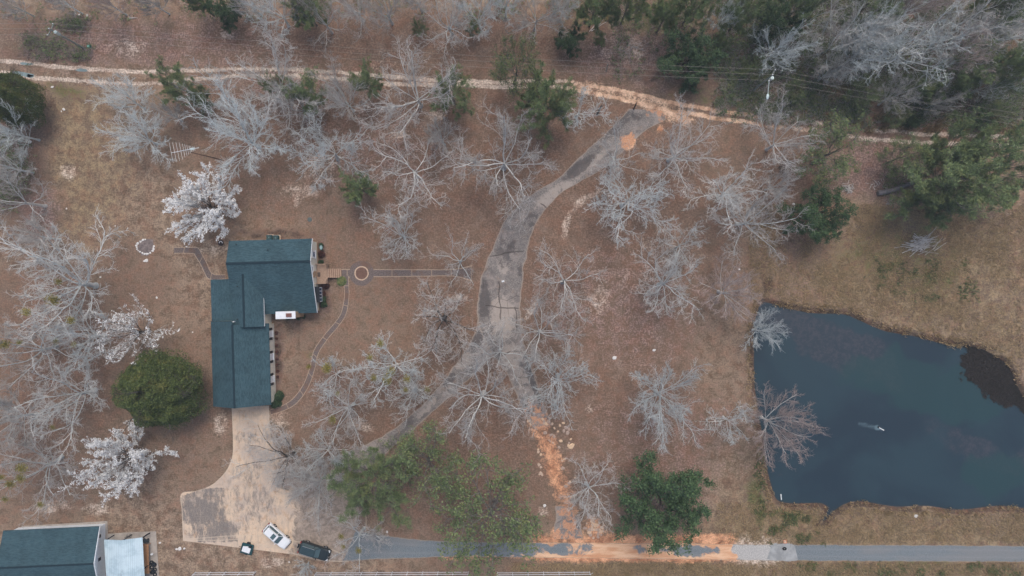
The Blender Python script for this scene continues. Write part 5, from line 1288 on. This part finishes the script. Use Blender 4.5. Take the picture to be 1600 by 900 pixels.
# ================================================================ UTILITY POLES, WIRES, ANTENNA
WOOD = plain('pole_wood', rgb(134, 140, 134), .9, .2, var=.15, sc=4); GALV = plain('galvanised_steel', rgb(180, 198, 200), .4, .5, .3); CER = plain('porcelain', rgb(220, 226, 228), .3, .5)
WIRE = plain('wire', rgb(150, 144, 138), .6, .3)
def pole(px, py, h, arm_rz, label, lamp=None):
    x, y = P(px, py, h); o = empty('utility_pole', (x, y, 0), 0, label, 'utility pole', 'utility poles along the track')
    m = MB(); m.cyl((0, 0, 0), (0, 0, h), .16, .11, 12); m.build('pole', WOOD, o)
    cs, sn = math.cos(arm_rz), math.sin(arm_rz)
    m = MB(); m.box((0, 0, h - .35), (2.0, .11, .13), arm_rz); ca = m.build('crossarm', WOOD, o)
    for k in (-.9, 0, .9):
        q = MB(); zz = h - .28 if k else h
        q.cyl((k * cs, k * sn, zz), (k * cs, k * sn, zz + .12), .05, .07, 8); q.cyl((k * cs, k * sn, zz + .12), (k * cs, k * sn, zz + .2), .09, .05, 8); q.build('insulator', CER, o)
    q = MB(); q.cyl((.34 * sn, -.34 * cs, h - 1.7), (.34 * sn, -.34 * cs, h - .8), .24, n=16); tr = q.build('transformer', GALV, o)
    q = MB(); q.cyl((.34 * sn, -.34 * cs, h - .8), (.34 * sn, -.34 * cs, h - .6), .06, n=8); q.build('bushing', CER, tr)
    if lamp:
        lx, ly = lamp; q = MB(); q.cyl((0, 0, h - 1.2), (lx, ly, h - .8), .045, n=8); am = q.build('lamp_arm', GALV, o)
        q = MB(); a = math.atan2(ly, lx); L_ = math.hypot(lx, ly)
        rings = []
        for (t, w2, z0) in ((0, .1, .05), (.15, .2, .09), (.5, .24, .1), (.85, .16, .06), (1, .04, .03)):
            cx, cy = lx + math.cos(a) * t * .85 , ly + math.sin(a) * t * .85
            rings.append([(cx - math.sin(a) * w2 * math.cos(u), cy + math.cos(a) * w2 * math.cos(u), h - .8 + z0 * math.sin(u) * 1.2) for u in [6.283 * i / 10 for i in range(10)]])
        q.stack(rings); q.build('lamp_head', GALV, o)
    return (x, y), arm_rz
pA, aA = pole(77, 45, 8.3, R(64), 'grey utility pole with white fittings over brown scrub at upper left')
pB, aB = pole(1207, 117, 8.3, R(60), 'utility pole with a long arm street light at the wood edge on the right', (-.35, -2.5))
hA = 8.4
def wire(a, b, sag, r, label):
    n = 28; p = np.zeros((1, n + 1, 3)); t = np.linspace(0, 1, n + 1)
    for k in range(3): p[0, :, k] = a[k] * (1 - t) + b[k] * t
    p[0, :, 2] -= 4 * sag * t * (1 - t)
    V, F = tubes(p, np.full((1, n + 1), r), 5); o = link('power_line', np_mesh('power_line', V, F, WIRE, True)); tag(o, label, 'power line', 'power lines strung over the track')
for k, nm in ((-.9, 'lowest in the picture'), (0, 'middle one'), (.9, 'topmost in the picture')):
    A_ = (pA[0] + k * math.cos(aA), pA[1] + k * math.sin(aA), hA if k == 0 else hA - .2); B_ = (pB[0] + k * math.cos(aB), pB[1] + k * math.sin(aB), hA if k == 0 else hA - .2)
    wire(A_, B_, 2.3, .016, 'thin wire between the two utility poles, %s' % nm)
    wire(B_, (B_[0] + 66, B_[1] - 11.2, hA), 1.1, .016, 'thin wire from the street light pole to the right edge, %s' % nm)
    wire(A_, (A_[0] - 40, A_[1] + .6, hA), .6, .018, 'thin wire from the left utility pole to the left edge, %s' % nm)
x, y = P(947, 112); m = MB(); m.cyl((0, 0, 0), (-.1, .35, 2.4), .09, .07, 10); o = m.build('wooden_post', WOOD); o.location = (x, y, 0); tag(o, 'short grey wooden post under the power lines above the track', 'post')
x, y = P(138, 72, .5); o = empty('electric_pedestal', (x, y, 0), 0, 'small green utility pedestal below the left utility pole', 'utility pedestal')
GRN = plain('green_enamel', rgb(40, 100, 84), .5, .4)
m = MB(); m.box((0, 0, .25), (.5, .5, .5), .2, .92); m.build('cabinet', GRN, o, bevel=.03); m = MB(); m.box((-.05, 0, .53), (.3, .26, .05), .2, .8); m.build('cap', plain('mint_enamel', rgb(130, 190, 170), .5), o)
# television antenna on a leaning mast
bx, by = P(346, 249.5); tz = 10.6; tx, ty = P(294, 237, tz)
o = empty('television_antenna', (bx, by, 0), 0, 'tall television antenna with a long finned boom on a dark mast', 'antenna')
m = MB(); m.cyl((0, 0, 0), (tx - bx, ty - by, tz), .075, .045, 8); m.build('mast', plain('rusty_mast', rgb(84, 62, 56), .8), o)
x0, y0 = P(268, 239, tz); x1, y1 = P(311, 231, tz); ax_ = Vector((x1 - x0, y1 - y0, 0)); bl = ax_.length; ax_.normalize(); pe = Vector((math.sin(R(-9)) * -1, 0, 0)); pe = Vector((.2, -1, 0)).normalized()
b0 = Vector((x0 - bx, y0 - by, tz + .08)); m = MB(); m.cyl(b0, b0 + ax_ * bl, .035, n=6); m.cyl(b0 + ax_ * bl * .3 + Vector((0, 0, .1)), b0 + ax_ * bl * .75 + Vector((0, 0, .1)), .025, n=6); m.build('boom', CER, o)
for i, (t_2, hlf) in enumerate([(.0, 1.45), (.12, 1.4), (.235, 1.35), (.35, 1.2), (.45, 1.0), (.53, .85), (.60, .7), (.67, .55), (.73, .42), (.79, .35), (.85, .28)]):
    c0 = b0 + ax_ * bl * t_2; m = MB(); m.cyl(c0 - pe * hlf, c0 + pe * hlf, .017, n=5); m.build('element', CER, o)
m = MB(); m.box(tuple(b0 + ax_ * bl * .76), (.55, .3, .06), math.atan2(ax_.y, ax_.x)); m.box(tuple(b0 + ax_ * bl * .97), (.3, .08, .05), math.atan2(ax_.y, ax_.x)); m.build('reflector', GALV, o)

# ================================================================ WHITE RAIL FENCE, bottom edge
FW = plain('fence_white', rgb(206, 208, 210), .6, .3, var=.06)
def fence(xa, xb, label, brace=False):
    x0, y0 = P(xa, 893, 0); x1, _ = P(xb, 892.5, 0); _, y1 = P(xb, 892, 0)
    o = empty('rail_fence', (x0, y0, 0), math.atan2(y1 - y0, x1 - x0), label, 'fence', 'white rail fences along the bottom edge'); L_ = math.hypot(x1 - x0, y1 - y0)
    for z in (.5, 1.25):
        m = MB(); m.b2(0, L_, -.03, .03, z - .06, z + .06); m.build('rail', FW, o)
    n = max(2, round(L_ / 2.4))
    for i in range(n + 1):
        x = L_ * i / n; m = MB(); m.b2(x - .05, x + .05, -.14, -.032, 0, 1.3); m.build('post', FW, o)
    if brace: m = MB(); m.cyl((L_, 0, 1.3), (L_ + .55, -.3, .05), .05, n=6); m.build('brace', FW, o)
fence(306, 400, 'faint white rail fence below the trailer'); fence(495, 732, 'white rail fence below the black car and road end'); fence(777, 921, 'white rail fence ending with a brace under the widest loose green tree', True)

# ================================================================ POND THINGS
x, y = P(1379, 671); o = empty('water_pipe', (x, y, -.42), R(-28), 'white pipe end breaking the middle of the pond surface', 'pipe')
m = MB(); m.cyl((-.35, 0, .0), (.45, 0, .1), .075, n=10); m.build('tube', CER, o); m = MB(); m.cyl((-.6, .06, -.02), (-.45, .06, .1), .14, n=12); m.build('float', DARK, o)
x, y = P(1221.5, 778); m = MB(); m.cyl((0, -.35, .12), (0, .5, -.12), .085, n=10); o = m.build('overflow_pipe', CER); o.location = (x, y, -.25); tag(o, 'short white pipe sticking from the lower left pond bank', 'pipe')
x, y = P(1225.5, 857); m = torus(.2, .1); o = m.build('tyre', plain('black_rubber_ring', rgb(26, 26, 30), .8), None, True); o.location = (x, y, .11); o.scale = (1.15, .85, 1); tag(o, 'single black tyre lying on the pale culvert slab', 'tyre')
x, y = P(1226.5, 846); o = empty('marker_frame', (x, y, 0), .05, 'small orange square frame beside the paved road above the culvert slab', 'marker')
OR = plain('orange_paint', rgb(214, 128, 92), .7)
m = MB()
for (a, b, c, d) in ((-.25, .25, .2, .25), (-.25, .25, -.25, -.2), (-.25, -.2, -.2, .2), (.2, .25, -.2, .2)): m.b2(a, b, c, d, .05, .12)
m.build('frame', OR, o); m = MB(); m.b2(-.19, .19, -.19, .19, .03, .06); m.build('lid', STONE, o)
# grey brush pile, fallen log, sticks
def sticks(px, py, n, rx, ry, ln, ang_, spread, rad, label, mat, h=.4, name='brush_pile', cat='brush pile'):
    rg2 = np.random.default_rng(int(px)); x, y = P(px, py, h / 2); a = R(ang_) + rg2.normal(size=n) * spread
    c = np.stack([rg2.normal(size=n) * rx * .5, rg2.normal(size=n) * ry * .5, rg2.uniform(.03, h, n)], 1); d = np.stack([np.cos(a), np.sin(a), rg2.normal(size=n) * .12], 1)
    l = ln * rg2.uniform(.5, 1.2, n); s = c - d * l[:, None] / 2; s[:, 2] = np.maximum(s[:, 2], .02)
    p, r = grow(rg2, s, d, l, np.full(n, rad) * rg2.uniform(.5, 1.3, n), np.full(n, rad * .4), 4, .08, 0); p[..., 2] = np.maximum(p[..., 2], .02)
    V, F = tubes(p, r, 5); o = link(name, np_mesh(name, V, F, mat, True)); o.location = (x, y, 0); return tag(o, label, cat)
sticks(1437, 381, 90, 2.0, 1.1, 2.6, 20, .35, .05, 'pale grey pile of boards and branches in the pond field', BARKT, .35)
sticks(1325, 294, 60, .8, .8, .9, 0, 2, .035, 'small round heap of cut branches on the mulch ground', BARKT, .4)
sticks(982, 76, 50, 2.8, 1.2, 1.6, 0, 2, .03, 'loose pale sticks in the clearing above the track', BARKT, .2)
sticks(935, 42, 3, .4, .4, 2.6, 40, .3, .05, 'pale fallen stick left of the row of pines', BARKW, .15, 'fallen_branch', 'branch')
sticks(208, 29, 2, .2, .1, 1.2, 0, .2, .06, 'short white fallen branch in the scrub of the top left strip', BARKW, .1, 'fallen_branch', 'branch')
sticks(1386, 318, 3, .3, .3, 1.0, -50, .4, .05, 'bright wood splinters left of the pine reaching over the log', BARKW, .1, 'fallen_branch', 'branch')
sticks(1378, 290, 22, 2.0, 1.0, .6, 0, 2, .04, 'pale wood chips scattered round the log end', BARKW, .08)
sticks(1225, 135, 40, 3.5, 1.0, 2.2, 0, 2, .03, 'grey broken branches below the right utility pole', BARKT, .5)
x, y = P(1408, 292, .4); p = np.zeros((1, 9, 3)); tt = np.linspace(-3.6, 3.6, 9); p[0, :, 0] = tt; p[0, :, 1] = .28 * tt + .12 * np.sin(tt); p[0, :, 2] = .35
V, F = tubes(p, np.linspace(.42, .26, 9)[None], 12); o = empty('fallen_log', (x, y, 0), 0, 'dark grey fallen log under the largest pine', 'log'); link('trunk', np_mesh('trunk', V, F, plain('weathered_log', rgb(122, 118, 122), .9, .2, var=.25), True), o)
m = MB(); m.cyl((-3.62, -1.02, .35), (-3.56, -1.0, .35), .4, n=14); m.build('cut_end', BARKM, o)
m = MB(); m.cyl((1.2, .5, .5), (2.6, 1.7, 1.5), .12, .05, 7); m.build('branch_stub', BARKT, o)
# dead trunk standing by the track
x, y = P(935, 170, 1.5); m = MB(); m.cyl((0, 0, 0), (.3, .5, 3.2), .2, .12, 9); o = m.build('dead_trunk', BARKD); o.location = (x, y - .4, 0); tag(o, 'dark dead tree trunk below the clay stretch of the track', 'dead tree')
x, y = P(993, 163, 1.5); m = MB(); m.cyl((0, 0, 0), (.0, .3, 2.6), .12, .07, 9); o = m.build('dead_trunk', BARKD); o.location = (x, y - .3, 0); tag(o, 'thin dark snag beside the upper end of the driveway', 'dead tree')
# drive details
x, y = P(786, 439.5); m = MB(); m.box((0, 0, .1), (.42, .26, .18), .3); m.box((.05, .02, .22), (.3, .18, .06), .3); o = m.build('white_block', WHITE, bevel=.02); o.location = (x, y, .012); tag(o, 'small white block lying in the middle of the driveway waist', 'block')

# ================================================================ UNCOUNTABLE COVER
rs_ = np.random.default_rng(5)
def scatter_blades(name, pts, h, w, mat, per=5, spread=.18, z0=0.0, kind='stuff', lean=.5):
    n = len(pts); c = np.repeat(pts, per, 0) + np.concatenate([rs_.normal(size=(n * per, 2)) * spread, np.zeros((n * per, 1))], 1)
    hh = h * rs_.uniform(.5, 1.3, (len(c), 1)); a = rs_.uniform(0, 6.283, len(c)); d = np.stack([np.cos(a), np.sin(a), np.zeros(len(c))], 1); sd_ = np.stack([-np.sin(a), np.cos(a), np.zeros(len(c))], 1) * w
    tip = c + d * hh * lean * rs_.uniform(.3, 1.6, (len(c), 1)) + np.array([0, 0, 1]) * hh
    V = np.stack([c - sd_, c + sd_, tip], 1).reshape(-1, 3); V[:, 2] += z0; F = np.arange(len(c) * 3).reshape(-1, 3)
    o = link(name, np_mesh(name, V, F, mat, False, {'var': np.repeat(rs_.uniform(0, 1, len(c)), 3)})); return tag(o, kind=kind)
def pts_in(px0, px1, py0, py1, n, f):
    X = rs_.uniform(px0, px1, n); Y = rs_.uniform(py0, py1, n); k = rs_.random(n) < f(X, Y); x, y = P(X[k], Y[k]); return np.stack([x, y, np.zeros(k.sum())], 1)
sdp_ = lambda X, Y: sdist(X, Y, PONDS)
bank = pts_in(1150, 1620, 450, 850, 90000, lambda X, Y: np.where((sdp_(X, Y) > -1.8 - 4 * fbm(X, Y, 9, 2, 5)**2 * 2) & (sdp_(X, Y) < 7), .35, 0) * (fbm(X, Y, 12, 3, 2) > .4))
bank[:, 2] = np.where(sdp_(*w2p(bank[:, 0], bank[:, 1])) < 2, -.3, 0)
scatter_blades('dry_bank_grass', bank, .45, .05, LDRY, 4, .16)
fld = pts_in(1170, 1620, 320, 560, 42000, lambda X, Y: (sdp_(X, Y) > 6) * np.clip(fbm(X, Y, 30, 4, 9) * 1.6 - .35, 0, 1))
dam = pts_in(960, 1620, 786, 848, 20000, lambda X, Y: (sdp_(X, Y) > 3) * np.clip(fbm(X, Y, 20, 4, 19) * 1.6 - .3, 0, 1) * (X > 1120))
low = pts_in(800, 1620, 880, 905, 14000, lambda X, Y: np.clip(fbm(X, Y, 20, 4, 29) * 1.8 - .3, 0, 1))
scatter_blades('rough_field_grass', np.concatenate([fld, dam, low]), .26, .035, LDRY, 3, .2, lean=1.0)
# green weeds along bank and verge
gw = np.concatenate([pts_in(1176, 1200, 690, 830, 2500, lambda X, Y: blob(X, Y, 1187, 770, 9, 60) * .22 * (fbm(X, Y, 10, 3, 1) > .5)), pts_in(1200, 1290, 800, 850, 2500, lambda X, Y: (fbm(X, Y, 14, 3, 3) > .56) * .5), pts_in(1240, 1600, 880, 900, 2500, lambda X, Y: (fbm(X, Y, 16, 3, 4) > .6) * .5), pts_in(1350, 1530, 405, 470, 5000, lambda X, Y: (fbm(X, Y, 16, 3, 6) > .56) * .16)])
scatter_blades('green_weeds', gw, .35, .07, LLIV, 5, .2)
# dark raft of water weed in the right corner of the pond
dk_ = pts_in(1495, 1620, 530, 650, 26000, lambda X, Y: (sdp_(X, Y) < 1) * ((X * .8 - Y + 0) > 560 + 20 * fbm(X, Y, 20, 3, 7)) * (np.hypot(X - 1640, (Y - 490) * 1.0) > 0) * (sdist(X + (fbm(X, Y, 9, 3, 1) - .5) * 26, Y + (fbm(X, Y, 9, 3, 2) - .5) * 26, [(1512, 532), (1552, 540), (1584, 560), (1600, 592), (1612, 620), (1612, 642), (1580, 634), (1545, 620), (1514, 592), (1503, 566), (1512, 548)]) < 0))
dk_[:, 2] = -.40
V, F, a_ = cards(rs_, np.repeat(dk_, 3, 0) + rs_.normal(size=(len(dk_) * 3, 3)) * np.array([.15, .15, .02]), .11, 2.0)
tag(link('dark_water_weed', np_mesh('dark_water_weed', V, F, LDRK, False, {'var': a_})), kind='stuff')
# undergrowth of the wood and the scrub strips: knee high twigs with some leaves
def scrub(name, pts, h, mat, leafmat, leaf_frac, per=7, rad=.016):
    n = len(pts); c = np.repeat(pts, per, 0) + np.concatenate([rs_.normal(size=(n * per, 2)) * .25, np.zeros((n * per, 1))], 1); a = rs_.uniform(0, 6.283, len(c))
    d = np.stack([np.cos(a) * .8, np.sin(a) * .8, rs_.uniform(.3, 1.2, len(c))], 1); p, r = grow(rs_, c, d, h * rs_.uniform(.5, 1.3, len(c)), np.full(len(c), rad), np.full(len(c), rad * .4), 3, .25, .1)
    V, F = tubes(p, r, 3); tag(link(name, np_mesh(name, V, F, mat, False)), kind='stuff')
    k = rs_.random(len(p)) < leaf_frac
    if k.any():
        q = p[k][:, 1:].reshape(-1, 3); q = np.repeat(q, 3, 0) + rs_.normal(size=(len(q) * 3, 3)) * .18; V, F, a = cards(rs_, q, .13, .5)
        tag(link(name + '_leaves', np_mesh(name + '_leaves', V, F, leafmat, False, {'var': a})), kind='stuff')
wood = lambda X, Y: ((Y < 188 + 12 * fbm(X, Y, 20, 2, 3) - np.clip((1250 - X) * .12, 0, 60)) & (X > 1120)) * np.clip(fbm(X, Y, 34, 4, 13) * 1.9 - .45, 0, 1)
W1 = pts_in(1110, 1620, -10, 200, 9000, wood); scrub('wood_undergrowth', W1, 1.3, BARKT, LLIV, .22, 8, .018)
W2 = np.concatenate([pts_in(960, 1180, 0, 125, 1800, lambda X, Y: np.clip(fbm(X, Y, 34, 4, 14) * 2 - .6, 0, 1)), pts_in(40, 160, 50, 100, 900, lambda X, Y: blob(X, Y, 72, 74, 38, 18)), pts_in(60, 160, 20, 50, 600, lambda X, Y: blob(X, Y, 112, 38, 26, 10)),
    pts_in(100, 160, 70, 100, 400, lambda X, Y: blob(X, Y, 128, 84, 18, 9)), pts_in(0, 60, 200, 330, 900, lambda X, Y: blob(X, Y, 12, 260, 34, 60)), pts_in(0, 960, -10, 34, 2600, lambda X, Y: np.clip(fbm(X, Y, 30, 3, 8) * 2.2 - .9, 0, 1)), pts_in(1380, 1420, 260, 320, 200, lambda X, Y: X > 0)])
scrub('brown_scrub', W2, 1.0, BARKP, LLIV, .08, 7, .014)
SED = pts_in(1280, 1600, 180, 206, 1500, lambda X, Y: (fbm(X, Y, 16, 3, 66) > .5) * .8); scatter_blades('dry_bank_grass', SED, .8, .06, LDRY, 6, .25)

# ================================================================ AIR (name haze)
hm = bpy.data.materials.new('haze'); hm.use_nodes = True; hm.node_tree.nodes.clear()
pv = hm.node_tree.nodes.new('ShaderNodeVolumePrincipled'); pv.inputs['Density'].default_value = .0006; pv.inputs['Color'].default_value = (.74, .88, 1, 1); pv.inputs['Anisotropy'].default_value = .2
ho = hm.node_tree.nodes.new('ShaderNodeOutputMaterial'); hm.node_tree.links.new(pv.outputs[0], ho.inputs['Volume'])
m = MB(); m.b2(-4200, 4200, -4200, 4200, -12, H + 3); tag(m.build('haze', hm), kind='stuff')
